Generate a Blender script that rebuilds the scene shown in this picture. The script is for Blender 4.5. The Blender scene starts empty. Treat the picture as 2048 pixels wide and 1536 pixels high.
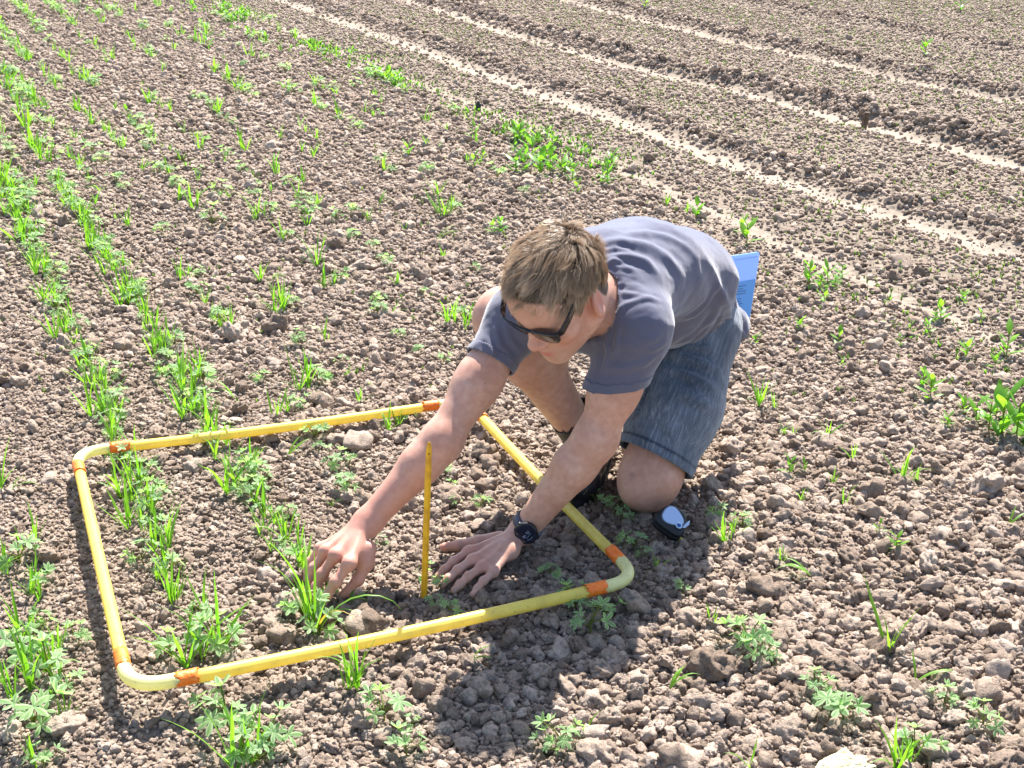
import bpy, bmesh, math, random
import numpy as np
from mathutils import Vector, Matrix, Euler
from mathutils.bvhtree import BVHTree

random.seed(7)
rng = np.random.default_rng(11)
scene = bpy.context.scene
col = scene.collection
R = math.radians

# ------------------------------------------------------------------ camera, sky, sun, exposure
CAM_H = 1.40
PITCH = math.atan((768 + 350) / 2700.0)
cam_d = bpy.data.cameras.new("camera")
cam_d.sensor_width = 36.0
cam_d.lens = 2700.0 / 2048.0 * 36.0
cam_d.clip_start = 0.05
cam_d.clip_end = 2000
cam = bpy.data.objects.new("camera", cam_d)
cam.location = (0, 0, CAM_H)
cam.rotation_euler = (math.pi / 2 - PITCH, 0, 0)
col.objects.link(cam)
scene.camera = cam

SUN_DIR = Vector((0.13, 0.55, 0.74)).normalized()      # towards the sun
sun_el = math.asin(SUN_DIR.z)
sun_az = math.atan2(SUN_DIR.x, SUN_DIR.y)
world = bpy.data.worlds.new("World")
scene.world = world
world.use_nodes = True
wn = world.node_tree.nodes
wl = world.node_tree.links
wn.clear()
sky = wn.new('ShaderNodeTexSky')
sky.sky_type = 'NISHITA'
sky.sun_disc = False
sky.sun_elevation = sun_el
sky.sun_rotation = sun_az
sky.air_density = 1.0
sky.dust_density = 1.2
bg = wn.new('ShaderNodeBackground')
bg.inputs['Strength'].default_value = 0.10
wo = wn.new('ShaderNodeOutputWorld')
wl.new(sky.outputs[0], bg.inputs[0])
wl.new(bg.outputs[0], wo.inputs[0])

sl = bpy.data.lights.new("sun", 'SUN')
sl.energy = 5.0
sl.angle = R(0.53)
sl.color = (1.0, 0.955, 0.895)
sun = bpy.data.objects.new("sun", sl)
sun.rotation_euler = (-SUN_DIR).to_track_quat('-Z', 'Y').to_euler()
sun.location = (2, 8, 10)
col.objects.link(sun)

vs = scene.view_settings
vs.view_transform = 'Standard'
vs.look = 'None'
vs.exposure = 1.56
vs.gamma = 1.0
vs.use_curve_mapping = False
cy = scene.cycles
cy.max_bounces = 6
cy.diffuse_bounces = 3
cy.glossy_bounces = 2
cy.transmission_bounces = 3
cy.caustics_reflective = False
cy.caustics_refractive = False

# ------------------------------------------------------------------ helpers
CP, SP = math.cos(PITCH), math.sin(PITCH)


def at(px, py, Y=None, z=None):
    """point of the place seen at a photo position, at a chosen distance Y or height z"""
    x = (px - 1024) / 2700.0
    y = (768 - py) / 2700.0
    d = np.array([x, CP + y * SP, -SP + y * CP])
    t = (z - CAM_H) / d[2] if z is not None else Y / d[1]
    return np.array([0, 0, CAM_H]) + d * t


def tag(o, label=None, cat=None, group=None, kind=None):
    if label: o["label"] = label
    if cat: o["category"] = cat
    if group: o["group"] = group
    if kind: o["kind"] = kind
    return o


def empty(name, loc=(0, 0, 0)):
    o = bpy.data.objects.new(name, None)
    o.location = loc
    o.empty_display_size = 0.02
    col.objects.link(o)
    return o


def mesh_obj(name, verts, faces, mat=None, parent=None, smooth=True):
    me = bpy.data.meshes.new(name)
    if isinstance(verts, np.ndarray): verts = verts.tolist()
    if isinstance(faces, np.ndarray): faces = faces.tolist()
    me.from_pydata(verts, [], faces)
    me.update()
    if smooth: me.polygons.foreach_set('use_smooth', [True] * len(me.polygons))
    if mat: me.materials.append(mat)
    o = bpy.data.objects.new(name, me)
    col.objects.link(o)
    if parent is not None: put_under(o, parent)
    return o


def world_of(o):
    m = Matrix.LocRotScale(o.location, o.rotation_euler, o.scale)
    return world_of(o.parent) @ m if o.parent else m


def put_under(o, parent):
    """parent an object whose data is in world coordinates"""
    o.parent = parent
    o.matrix_parent_inverse = Matrix.Identity(4)
    m = world_of(parent).inverted()
    if o.type == 'MESH' and o.matrix_basis == Matrix.Identity(4):
        o.data.transform(m)
    else:
        o.matrix_basis = m @ o.matrix_basis


# ------- value noise (numpy)
_perm = rng.permutation(256)
_perm = np.concatenate([_perm, _perm, _perm])
_grad = rng.normal(size=(256, 3))
_grad /= np.linalg.norm(_grad, axis=1)[:, None]


def perlin(p):
    p = np.asarray(p, float)
    i = np.floor(p).astype(int)
    f = p - i
    i &= 255
    u = f * f * f * (f * (f * 6 - 15) + 10)
    out = 0
    for dx in (0, 1):
        wx = u[..., 0] if dx else 1 - u[..., 0]
        for dy in (0, 1):
            wy = u[..., 1] if dy else 1 - u[..., 1]
            for dz in (0, 1):
                wz = u[..., 2] if dz else 1 - u[..., 2]
                h = _perm[_perm[_perm[(i[..., 0] + dx) & 255] + ((i[..., 1] + dy) & 255)] + ((i[..., 2] + dz) & 255)]
                g = _grad[h]
                d = (f - np.array([dx, dy, dz]))
                out = out + wx * wy * wz * (g * d).sum(-1)
    return out * 1.5


def fbm(p, oct=3, lac=2.1, gain=.5):
    s = 0; a = 1.0
    p = np.asarray(p, float)
    for k in range(oct):
        s = s + a * perlin(p + 17.3 * k)
        p = p * lac
        a *= gain
    return s


# ------------------------------------------------------------------ materials
def new_mat(name):
    m = bpy.data.materials.new(name)
    m.use_nodes = True
    nt = m.node_tree
    b = nt.nodes['Principled BSDF']
    return m, nt, b


def N(nt, t, **kw):
    n = nt.nodes.new(t)
    for k, v in kw.items():
        if k.startswith('i_'):
            n.inputs[k[2:].replace('_', ' ')].default_value = v
        else:
            setattr(n, k, v)
    return n


def ramp(nt, stops, fac=None):
    r = nt.nodes.new('ShaderNodeValToRGB')
    e = r.color_ramp.elements
    while len(e) < len(stops): e.new(0.5)
    for k, (p, c) in enumerate(stops):
        e[k].position = p
        e[k].color = c if len(c) == 4 else (*c, 1)
    if fac is not None: nt.links.new(fac, r.inputs[0])
    return r


def mixc(nt, fac, a, b, mode='MIX'):
    m = nt.nodes.new('ShaderNodeMix')
    m.data_type = 'RGBA'
    m.blend_type = mode
    for s, v in ((0, fac), (6, a), (7, b)):
        if isinstance(v, (int, float)): m.inputs[s].default_value = v
        elif isinstance(v, tuple): m.inputs[s].default_value = (*v, 1) if len(v) == 3 else v
        else: nt.links.new(v, m.inputs[s])
    return m.outputs[2]


def bump(nt, b, h, strength=.5, dist=.01):
    n = nt.nodes.new('ShaderNodeBump')
    n.inputs['Strength'].default_value = strength
    n.inputs['Distance'].default_value = dist
    nt.links.new(h, n.inputs['Height'])
    nt.links.new(n.outputs[0], b.inputs['Normal'])
    return n


def plain(name, c, rough=.5, spec=.5, metal=0.0, coat=0.0):
    m, nt, b = new_mat(name)
    b.inputs['Base Color'].default_value = (*c, 1)
    b.inputs['Roughness'].default_value = rough
    b.inputs['Specular IOR Level'].default_value = spec
    b.inputs['Metallic'].default_value = metal
    b.inputs['Coat Weight'].default_value = coat
    return m


def soil_clod_mat():
    m, nt, b = new_mat("soil_clod")
    L = nt.links
    oi = N(nt, 'ShaderNodeObjectInfo')
    geo = N(nt, 'ShaderNodeNewGeometry')
    n1 = N(nt, 'ShaderNodeTexNoise', i_Scale=85.0, i_Detail=4.0, i_Roughness=.65)
    L.new(geo.outputs['Position'], n1.inputs['Vector'])
    c1 = ramp(nt, [(0, (.255, .194, .150)), (.3, (.362, .280, .219)), (.7, (.448, .354, .283)), (1, (.535, .434, .353))], oi.outputs['Random'])
    c2 = ramp(nt, [(.3, (.62, .60, .60)), (.52, (1, 1, 1)), (.72, (1.2, 1.15, 1.1))], n1.outputs[0])
    c = mixc(nt, 1.0, c1.outputs[0], c2.outputs[0], 'MULTIPLY')
    n3 = N(nt, 'ShaderNodeTexNoise', i_Scale=520.0, i_Detail=2.0)
    L.new(geo.outputs['Position'], n3.inputs['Vector'])
    c = mixc(nt, 1.0, c, ramp(nt, [(.35, (.72, .71, .70)), (.6, (1.08, 1.08, 1.08))], n3.outputs[0]).outputs[0], 'MULTIPLY')
    L.new(c, b.inputs['Base Color'])
    b.inputs['Roughness'].default_value = 1.0
    b.inputs['Specular IOR Level'].default_value = .08
    n2 = N(nt, 'ShaderNodeTexNoise', i_Scale=260.0, i_Detail=5.0, i_Roughness=.72)
    L.new(geo.outputs['Position'], n2.inputs['Vector'])
    bump(nt, b, n2.outputs[0], 1.0, .0055)
    return m


def ground_mat():
    m, nt, b = new_mat("field_soil")
    L = nt.links
    geo = N(nt, 'ShaderNodeNewGeometry')
    at_ = N(nt, 'ShaderNodeAttribute', attribute_name='track')
    af = N(nt, 'ShaderNodeAttribute', attribute_name='fine')
    n1 = N(nt, 'ShaderNodeTexNoise', i_Scale=38.0, i_Detail=6.0, i_Roughness=.7)
    L.new(geo.outputs['Position'], n1.inputs['Vector'])
    n0 = N(nt, 'ShaderNodeTexNoise', i_Scale=1.1, i_Detail=4.0)
    L.new(geo.outputs['Position'], n0.inputs['Vector'])
    base = ramp(nt, [(.25, (.15, .118, .092)), (.5, (.24, .19, .15)), (.75, (.36, .29, .23))], n1.outputs[0])
    big = ramp(nt, [(.35, (.88, .88, .88)), (.65, (1.08, 1.06, 1.03))], n0.outputs[0])
    c = mixc(nt, 1.0, base.outputs[0], big.outputs[0], 'MULTIPLY')
    fine = ramp(nt, [(.3, (.165, .132, .102)), (.7, (.275, .226, .178))], n1.outputs[0])
    c = mixc(nt, af.outputs['Fac'], c, fine.outputs[0])
    tr = ramp(nt, [(.3, (.255, .209, .166)), (.7, (.34, .284, .228))], n1.outputs[0])
    c = mixc(nt, at_.outputs['Fac'], c, tr.outputs[0])
    L.new(c, b.inputs['Base Color'])
    b.inputs['Roughness'].default_value = 1.0
    b.inputs['Specular IOR Level'].default_value = .08
    v = N(nt, 'ShaderNodeTexVoronoi', i_Scale=45.0, feature='SMOOTH_F1')
    L.new(geo.outputs['Position'], v.inputs['Vector'])
    inv = N(nt, 'ShaderNodeMath', operation='SUBTRACT')
    inv.inputs[0].default_value = 1.0
    L.new(v.outputs['Distance'], inv.inputs[1])
    ad = N(nt, 'ShaderNodeMath', operation='ADD')
    L.new(inv.outputs[0], ad.inputs[0]); L.new(n1.outputs[0], ad.inputs[1])
    sub = N(nt, 'ShaderNodeMath', operation='MULTIPLY_ADD')
    sub.inputs[1].default_value = -.75; sub.inputs[2].default_value = 1.0
    L.new(at_.outputs['Fac'], sub.inputs[0])
    bn = bump(nt, b, ad.outputs[0], .8, .012)
    L.new(sub.outputs[0], bn.inputs['Strength'])
    return m


def leaf_mat(name, c_dark, c_light, trans, edge=None, rough=.45):
    m, nt, b = new_mat(name)
    L = nt.links
    oi = N(nt, 'ShaderNodeObjectInfo')
    geo = N(nt, 'ShaderNodeNewGeometry')
    n1 = N(nt, 'ShaderNodeTexNoise', i_Scale=60.0, i_Detail=2.0)
    L.new(geo.outputs['Position'], n1.inputs['Vector'])
    c = mixc(nt, oi.outputs['Random'], c_dark, c_light)
    k = ramp(nt, [(.3, (.8, .85, .8)), (.7, (1.15, 1.1, 1.05))], n1.outputs[0])
    c = mixc(nt, 1.0, c, k.outputs[0], 'MULTIPLY')
    if edge:
        a = N(nt, 'ShaderNodeAttribute', attribute_name='edge')
        c = mixc(nt, a.outputs['Fac'], c, edge)
    L.new(c, b.inputs['Base Color'])
    b.inputs['Roughness'].default_value = rough
    b.inputs['Specular IOR Level'].default_value = .4
    tr = N(nt, 'ShaderNodeBsdfTranslucent')
    tcol = mixc(nt, 1.0, c, trans, 'MULTIPLY')
    L.new(tcol, tr.inputs['Color'])
    mx = N(nt, 'ShaderNodeMixShader')
    mx.inputs[0].default_value = .5
    out = nt.nodes['Material Output']
    L.new(b.outputs[0], mx.inputs[1]); L.new(tr.outputs[0], mx.inputs[2])
    L.new(mx.outputs[0], out.inputs['Surface'])
    return m


M_CLOD = soil_clod_mat()
M_GROUND = ground_mat()
M_CEREAL = leaf_mat("cereal_leaf", (.09, .25, .025), (.19, .38, .04), (1.5, 1.65, .6), (.23, .40, .06))
M_LUPIN = leaf_mat("lupin_leaf", (.11, .25, .075), (.19, .34, .09), (1.35, 1.55, .8), (.46, .58, .36), .6)
M_WEED = leaf_mat("weed_leaf", (.11, .27, .03), (.18, .37, .045), (1.5, 1.65, .7))
M_SPROUT = leaf_mat("sprout_leaf", (.12, .20, .05), (.19, .28, .075), (1.2, 1.25, .7))
M_STEM = leaf_mat("seedling_stem", (.16, .25, .05), (.27, .27, .06), (1.2, 1.2, .6))
M_DRY = leaf_mat("yellowed_leaf", (.45, .30, .04), (.50, .36, .05), (1.2, 1.1, .7))

# ------------------------------------------------------------------ the field
UN = np.array([.894, .447])             # across the wheel tracks
TRACKS = {
    'edge': ([3.6, 4.2, 4.75, 6.2, 8.0, 12.1], [2.948, 2.961, 2.968, 3.09, 3.074, 3.097]),
    'one': ([4.5, 4.9, 5.4, 6.9, 9.4, 12.1], [3.633, 3.626, 3.562, 3.582, 3.598, 3.639]),
    'two': ([5.9, 6.8, 7.5, 8.6, 10.2, 12.1], [4.692, 4.634, 4.656, 4.502, 4.489, 4.607]),
    'three': ([7.5, 8.1, 9.0, 10.4, 12.1], [5.85, 5.683, 5.74, 5.719, 5.807]),
    'four': ([8.9, 10.5, 12.1], [6.981, 6.979, 7.045]),
}


def across(x, y):
    """signed distance (m) of each point from every wheel track"""
    u = UN[0] * x + UN[1] * y
    return {k: u - np.interp(y, v[0], v[1]) for k, v in TRACKS.items()}


def gauss(d, w): return np.exp(-(d / w) ** 2)


def soil_height(x, y):
    p = np.stack([x, y, np.zeros_like(x)], -1)
    near = 1 / (1 + np.exp(np.clip((y - 25) / 3, -30, 30)))
    d = across(x, y)
    h = fbm(p * 1.3, 2) * .012 + (fbm(p * 7.0, 3) * .008 + fbm(p * 26.0, 3) * .006) * near
    wob = fbm(p * 5.0, 2) * .03
    for k, depth, w, ridge in (('edge', .006, .06, .0), ('one', .016, .095, .038), ('two', .016, .10, .058), ('three', .014, .09, .040), ('four', .010, .08, .038)):
        dd = d[k] + wob
        h = h - depth * gauss(dd, w) + ridge * gauss(dd - .20, .085) * (.75 + .9 * fbm(p * 11, 2))
    return h


def build_ground():
    ys = np.concatenate([[-4, -2, -.5, .4, 1.0], np.geomspace(1.3, 16, 520), np.geomspace(17, 600, 40)])
    a = np.concatenate([-np.geomspace(2.6, .62, 30), np.linspace(-.6, .6, 420), np.geomspace(.62, 2.6, 30)])
    Y, A = np.meshgrid(ys, a, indexing='ij')
    X = A * (np.maximum(Y, 0) + 1.2 + np.where(Y < 1, 1 - Y, 0) * .5)
    Z = soil_height(X, Y)
    d = across(X, Y)
    p = np.stack([X, Y, np.zeros_like(X)], -1)
    wob = fbm(p * 5.0, 2) * .035 + fbm(p * 23.0, 2) * .035
    tr = np.maximum.reduce([gauss(d['one'] + wob, .082), gauss(d['two'] + wob, .070), .9 * gauss(d['three'] + wob, .060), .5 * gauss(d['four'] + wob, .06), .75 * gauss(d['edge'] + wob, .05)])
    tr = np.clip((tr - .12) * 1.25, 0, 1)
    tr *= np.where(Y > 40, 0, 1)
    fine = 1 / (1 + np.exp(-np.clip((d['edge'] + .12) / .08, -30, 30)))
    ny, nx = X.shape
    V = np.stack([X, Y, Z], -1).reshape(-1, 3)
    I = np.arange(ny * nx).reshape(ny, nx)
    F = np.stack([I[:-1, :-1], I[:-1, 1:], I[1:, 1:], I[1:, :-1]], -1).reshape(-1, 4)
    me = bpy.data.meshes.new("ground")
    me.vertices.add(len(V)); me.vertices.foreach_set('co', V.ravel())
    me.loops.add(F.size); me.loops.foreach_set('vertex_index', F.ravel().astype(np.int32))
    me.polygons.add(len(F)); me.polygons.foreach_set('loop_start', np.arange(0, F.size, 4, dtype=np.int32))
    me.polygons.foreach_set('use_smooth', np.ones(len(F), bool))
    me.update(); me.validate()
    for nm, v in (('track', tr), ('fine', fine)):
        at_ = me.attributes.new(nm, 'FLOAT', 'POINT'); at_.data.foreach_set('value', v.ravel().astype(np.float32))
    me.materials.append(M_GROUND)
    o = bpy.data.objects.new("ground", me)
    col.objects.link(o)
    tag(o, "dry cloddy brown field soil with pale wheel tracks towards the right", "soil", kind="structure")
    return o


GROUND = build_ground()


def clod_mesh(name, seed, sub, lumpy, facet):
    bm = bmesh.new()
    bmesh.ops.create_icosphere(bm, subdivisions=sub, radius=1.0)
    r = np.random.default_rng(seed)
    co = np.array([v.co[:] for v in bm.verts])
    off = r.uniform(0, 60, 3)
    rad = 1 + lumpy * fbm(co * 1.1 + off, 2) + .26 * fbm(co * 2.8 + off, 3)
    co = co * rad[:, None]
    for _ in range(facet):                                   # broken faces
        n = r.normal(size=3); n /= np.linalg.norm(n)
        d = co @ n
        lim = r.uniform(.62, .85)
        ex = np.maximum(d - lim, 0)
        co = co - ex[:, None] * n * .70
    if sub > 2:                                              # crumbly skin
        co = co * (1 + .10 * fbm(co * 5.5 + off, 2) + .06 * np.abs(fbm(co * 13 + off, 2)))[:, None]
    co *= np.array([1, r.uniform(.75, 1), r.uniform(.6, .85)])
    for v, c in zip(bm.verts, co): v.co = c
    me = bpy.data.meshes.new(name)
    bm.to_mesh(me); bm.free()
    me.polygons.foreach_set('use_smooth', [True] * len(me.polygons))
    me.materials.append(M_CLOD)
    return me


CLODS = [clod_mesh("soil_clod", 100 + k, 4 if k < 6 else 3, .42, 2 + k % 4) for k in range(12)]
CRUMBS = [clod_mesh("soil_crumb", 300 + k, 2, .35, 3) for k in range(6)]
clod_lib = bpy.data.collections.new("clod_library")          # holds the shapes only, never linked to the scene
LIBN = 0
for k, me in enumerate(CLODS + CRUMBS):
    o = bpy.data.objects.new("%02d_soil_clod_shape" % k, me)
    clod_lib.objects.link(o)


def jitter_grid(x0, x1, y0, y1, cell, amt=.5):
    nx, ny = int((x1 - x0) / cell), int((y1 - y0) / cell)
    gx, gy = np.meshgrid(np.arange(nx), np.arange(ny))
    x = x0 + (gx + .5 * (gy % 2) + .5 + rng.uniform(-amt, amt, gx.shape)) * cell
    y = y0 + (gy + .5 + rng.uniform(-amt, amt, gx.shape)) * cell
    return x.ravel(), y.ravel()


# places where something presses on the soil: (x, y, radius, largest clod radius left there)
PRESS = []
def pressed(p, r, big): PRESS.append((p[0], p[1], r, big))
pressed(at(985, 1120, z=.02), .075, .006)
pressed(at(915, 1150, z=.02), .07, .006)
pressed(at(1290, 990, z=0), .10, .010)
pressed((.17, 2.80), .13, .008)
pressed(at(1345, 1065, z=0), .055, .006)
pressed(at(655, 1215, z=0), .03, .006)
pressed((.40, 3.02), .12, .010)


def scatter_clods():
    X = []; Y = []; S = []; K = []
    def add(x, y, s, kind, keep):
        m = keep
        X.append(x[m]); Y.append(y[m]); S.append(s[m]); K.append(np.full(m.sum(), kind))
    def view(x, y, mx=.6):
        return np.abs(x) < .40 * y + mx
    def zone(x, y): return across(x, y)
    def coarse(x, y):                     # how cloddy the seedbed is: coarser towards the man's right side
        n = fbm(np.stack([x * .9, y * .9, x * 0], -1), 2)
        c = 1.0 + .34 * np.clip((x + .1) / .7, -.7, 1) * np.clip((3.6 - y) / 1.0, 0, 1) + .22 * n
        c = c - .30 * gauss(x + 1.05, .35) * gauss(y - 2.2, .55)
        return np.clip(c, .6, 1.5)
    def soft(d, w=.10): return 1 / (1 + np.exp(np.clip(d['edge'] / w, -30, 30)))     # 1 inside the seedbed
    # crumbs between the clods
    x, y = jitter_grid(-2.2, 2.2, 1.45, 3.9, .0105)
    d = zone(x, y); s = rng.uniform(.0028, .0066, x.size)
    add(x, y, s, 1, view(x, y, .3) & (y < 3.9))
    # clods
    x, y = jitter_grid(-3.6, 3.2, 1.4, 6.0, .0188)
    d = zone(x, y); ci = soft(d)
    s = np.clip(rng.lognormal(math.log(.0084), .34, x.size), .0038, .020) * coarse(x, y) * (.55 + .45 * ci)
    add(x, y, s, 0, view(x, y) & (rng.random(x.size) < .30 + .70 * ci))
    x, y = jitter_grid(-6.4, 3.0, 6.0, 14.0, .0262)
    d = zone(x, y); ci = soft(d)
    s = np.clip(rng.lognormal(math.log(.0106), .32, x.size), .006, .027) * coarse(x, y) * (.5 + .5 * ci)
    add(x, y, s, 0, view(x, y, .4) & (rng.random(x.size) < .02 + .98 * ci))
    # larger clods
    x, y = jitter_grid(-6.0, 3.6, 1.4, 13.0, .088)
    d = zone(x, y); ci = soft(d)
    s = np.clip(rng.lognormal(math.log(.0165), .30, x.size), .010, .034) * coarse(x, y)
    add(x, y, s, 0, view(x, y) & (rng.random(x.size) < (.55 * ci + .02)))
    # a few big lumps
    x, y = jitter_grid(-4.0, 3.0, 1.5, 7.0, .33)
    d = zone(x, y); ci = soft(d)
    s = rng.uniform(.020, .034, x.size)
    add(x, y, s, 0, view(x, y, .3) & (rng.random(x.size) < .5 * ci))
    # finer tilth right of the seedbed edge
    x, y = jitter_grid(-4.0, 8.5, 3.0, 15.0, .0235)
    d = zone(x, y); out = 1 - soft(d, .12)
    tk = np.maximum.reduce([gauss(d[k], .085) for k in ('one', 'two', 'three')])
    s = np.clip(rng.lognormal(math.log(.0078), .36, x.size), .003, .018)
    add(x, y, s, 1, view(x, y, .25) & (rng.random(x.size) < out * (1 - .80 * np.clip(tk * 1.3, 0, 1)) * .95))
    # tumbled ridges beside the wheel tracks
    for k, w, n in (('one', .10, 5200), ('two', .12, 7500), ('three', .10, 5200), ('four', .09, 4200)):
        yy = rng.uniform(4.0, 14.5, n)
        off = np.abs(rng.normal(.20, w * .55, n)) * np.where(rng.random(n) < .95, 1, -.9)
        u = np.interp(yy, *TRACKS[k]) + off
        xx = (u - UN[1] * yy) / UN[0]
        s = np.clip(rng.lognormal(math.log(.0098), .36, n), .005, .024) * (1.15 if k == 'two' else 1)
        add(xx, yy, s, 0, view(xx, yy, .5))
    X = np.concatenate(X); Y = np.concatenate(Y); S = np.concatenate(S); K = np.concatenate(K)
    keep = np.ones(len(X), bool)
    for (px, py, r, big) in PRESS:
        keep &= ~(((X - px) ** 2 + (Y - py) ** 2 < r * r) & (S > big))
    de = across(X, Y)['edge'] + fbm(np.stack([X * 6, Y * 6, X * 0], -1), 2) * .03
    keep &= ~((rng.random(len(X)) < .8 * gauss(de, .05)) & (Y > 3.5) & (S > .004))
    # the lumps that stand out in the photograph
    lumps = []
    for (ix, iy, pr) in ((545, 645, 27), (775, 708, 20), (803, 402, 20), (957, 405, 15), (750, 850, 22), (715, 885, 30), (802, 870, 17), (668, 705, 17), (495, 548, 16), (240, 170, 12),
                         (1745, 980, 26), (1800, 985, 20), (1835, 1030, 24), (1460, 885, 27), (1545, 880, 22), (1565, 1030, 20), (1700, 1100, 28), (1555, 1005, 25), (1510, 1030, 16),
                         (1530, 1165, 36), (1580, 1195, 27), (1375, 1220, 30), (1275, 1195, 38), (1020, 1385, 20), (1150, 1345, 22), (1935, 1370, 28), (1995, 1330, 26), (1660, 1220, 24), (1635, 1375, 30),
                         (1705, 1230, 24), (1750, 1240, 22), (1800, 1230, 20), (705, 1400, 27), (420, 940, 20), (385, 930, 22), (310, 850, 15), (255, 845, 15), (160, 885, 15), (95, 905, 15), (1800, 1345, 24), (1470, 1420, 24),
                         (800, 1205, 20), (1005, 1170, 15), (1065, 1185, 15), (1330, 1050, 0), (610, 1350, 15), (910, 1345, 22), (650, 1500, 24), (1620, 1330, 22), (2010, 1160, 22), (1850, 1150, 16), (520, 1330, 14), (895, 1385, 20), (1965, 1420, 20)):
        if pr <= 0: continue
        w = at(ix, iy + pr * .4, z=.012)
        dist = np.linalg.norm(w - np.array([0, 0, CAM_H]))
        lumps.append((w[0], w[1], pr * dist / 2700.0 * .90))
    lumps = np.array(lumps)
    for (lx, ly, lr) in lumps:
        keep &= ~(((X - lx) ** 2 + (Y - ly) ** 2 < (lr * .8) ** 2) & (S > lr * .35))
    X, Y, S, K = X[keep], Y[keep], S[keep], K[keep]
    X = np.concatenate([X, lumps[:, 0]]); Y = np.concatenate([Y, lumps[:, 1]]); S = np.concatenate([S, lumps[:, 2]]); K = np.concatenate([K, np.zeros(len(lumps))])
    Z = soil_height(X, Y) + S * rng.uniform(.05, .55, len(X))
    return X, Y, Z, S, K.astype(int)


def instancer(name, pos, rot, scl, idx, lib, label, cat):
    me = bpy.data.meshes.new(name)
    me.vertices.add(len(pos)); me.vertices.foreach_set('co', pos.astype(np.float32).ravel())
    for nm, ty, v in (('rot', 'FLOAT_VECTOR', rot), ('scl', 'FLOAT_VECTOR', scl)):
        a = me.attributes.new(nm, ty, 'POINT'); a.data.foreach_set('vector', v.astype(np.float32).ravel())
    a = me.attributes.new('idx', 'INT', 'POINT'); a.data.foreach_set('value', idx.astype(np.int32))
    me.update()
    o = bpy.data.objects.new(name, me)
    col.objects.link(o)
    ng = bpy.data.node_groups.new(name + "_scatter", 'GeometryNodeTree')
    ng.interface.new_socket('Geometry', in_out='INPUT', socket_type='NodeSocketGeometry')
    ng.interface.new_socket('Geometry', in_out='OUTPUT', socket_type='NodeSocketGeometry')
    gi = ng.nodes.new('NodeGroupInput'); go = ng.nodes.new('NodeGroupOutput')
    ip = ng.nodes.new('GeometryNodeInstanceOnPoints')
    ci = ng.nodes.new('GeometryNodeCollectionInfo')
    ci.inputs['Collection'].default_value = lib
    ci.inputs['Separate Children'].default_value = True
    ci.inputs['Reset Children'].default_value = True
    def na(nm, ty):
        n = ng.nodes.new('GeometryNodeInputNamedAttribute'); n.data_type = ty; n.inputs['Name'].default_value = nm
        return n.outputs['Attribute']
    ng.links.new(gi.outputs[0], ip.inputs['Points'])
    ng.links.new(ci.outputs[0], ip.inputs['Instance'])
    ip.inputs['Pick Instance'].default_value = True
    ng.links.new(na('idx', 'INT'), ip.inputs['Instance Index'])
    e2r = ng.nodes.new('FunctionNodeEulerToRotation')
    ng.links.new(na('rot', 'FLOAT_VECTOR'), e2r.inputs[0])
    ng.links.new(e2r.outputs[0], ip.inputs['Rotation'])
    ng.links.new(na('scl', 'FLOAT_VECTOR'), ip.inputs['Scale'])
    ng.links.new(ip.outputs[0], go.inputs[0])
    md = o.modifiers.new('scatter', 'NODES'); md.node_group = ng
    tag(o, label, cat, kind="stuff")
    return o


def place_clods():
    X, Y, Z, S, K = scatter_clods()
    n = len(X)
    rot = rng.uniform(0, 2 * math.pi, (n, 3)); rot[:, :2] = rng.normal(0, .5, (n, 2))
    scl = S[:, None] * rng.uniform(.8, 1.25, (n, 3)); scl[:, 2] *= .95
    idx = np.where(K == 0, rng.integers(0, len(CLODS), n), len(CLODS) + rng.integers(0, len(CRUMBS), n))
    idx = np.where((K == 0) & (S < .010), 6 + idx % 6, idx)
    dist = np.sqrt(X ** 2 + Y ** 2 + (Z - CAM_H) ** 2)
    depth = Y * CP - (Z - CAM_H) * SP
    px = 1024 + 2700 * X / depth
    py = 768 - 2700 * (Y * SP + (Z - CAM_H) * CP) / depth
    seen = (px > 8) & (px < 2040) & (py > 0) & (py < 1528) & (K == 0)
    body = (px > 960) & (px < 1480) & (py > 440) & (py < 960)
    seen &= ~body
    app = np.where(seen, S / dist, 0)
    order = np.argsort(-app)
    big = order[:300]
    rest = order[300:]
    for i in big:
        o = bpy.data.objects.new("soil_clod", CLODS[int(idx[i])])
        o.location = (X[i], Y[i], Z[i]); o.rotation_euler = rot[i]; o.scale = scl[i]
        col.objects.link(o)
        o.parent = GROUND
    # the soil is one mass: pieces past the largest three hundred
    instancer("soil_clods", np.stack([X, Y, Z], -1)[rest], rot[rest], scl[rest], idx[rest], clod_lib,
              "countless small brown clods and crumbs covering the whole field", "soil clods")
    return n


N_CLODS = place_clods()

# ------------------------------------------------------------------ seedlings
def ribbon(path, side, width, fold, segs_w, edge_w=.0):
    """strip along path (n,3) with half widths, folded into a shallow V; returns verts, faces, edge attribute"""
    n = len(path)
    V = []; F = []; E = []
    for i in range(n):
        t = path[min(i + 1, n - 1)] - path[max(i - 1, 0)]
        t = t / (np.linalg.norm(t) + 1e-9)
        s = side - t * (side @ t); s /= np.linalg.norm(s)
        up = np.cross(s, t)
        for k, q in enumerate((-1, 0, 1)):
            V.append(path[i] + s * q * width[i] + up * abs(q) * width[i] * fold)
            E.append(abs(q) * edge_w)
    for i in range(n - 1):
        for k in range(2):
            a = i * 3 + k
            F.append((a, a + 1, a + 4, a + 3))
    return V, F, E


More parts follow.
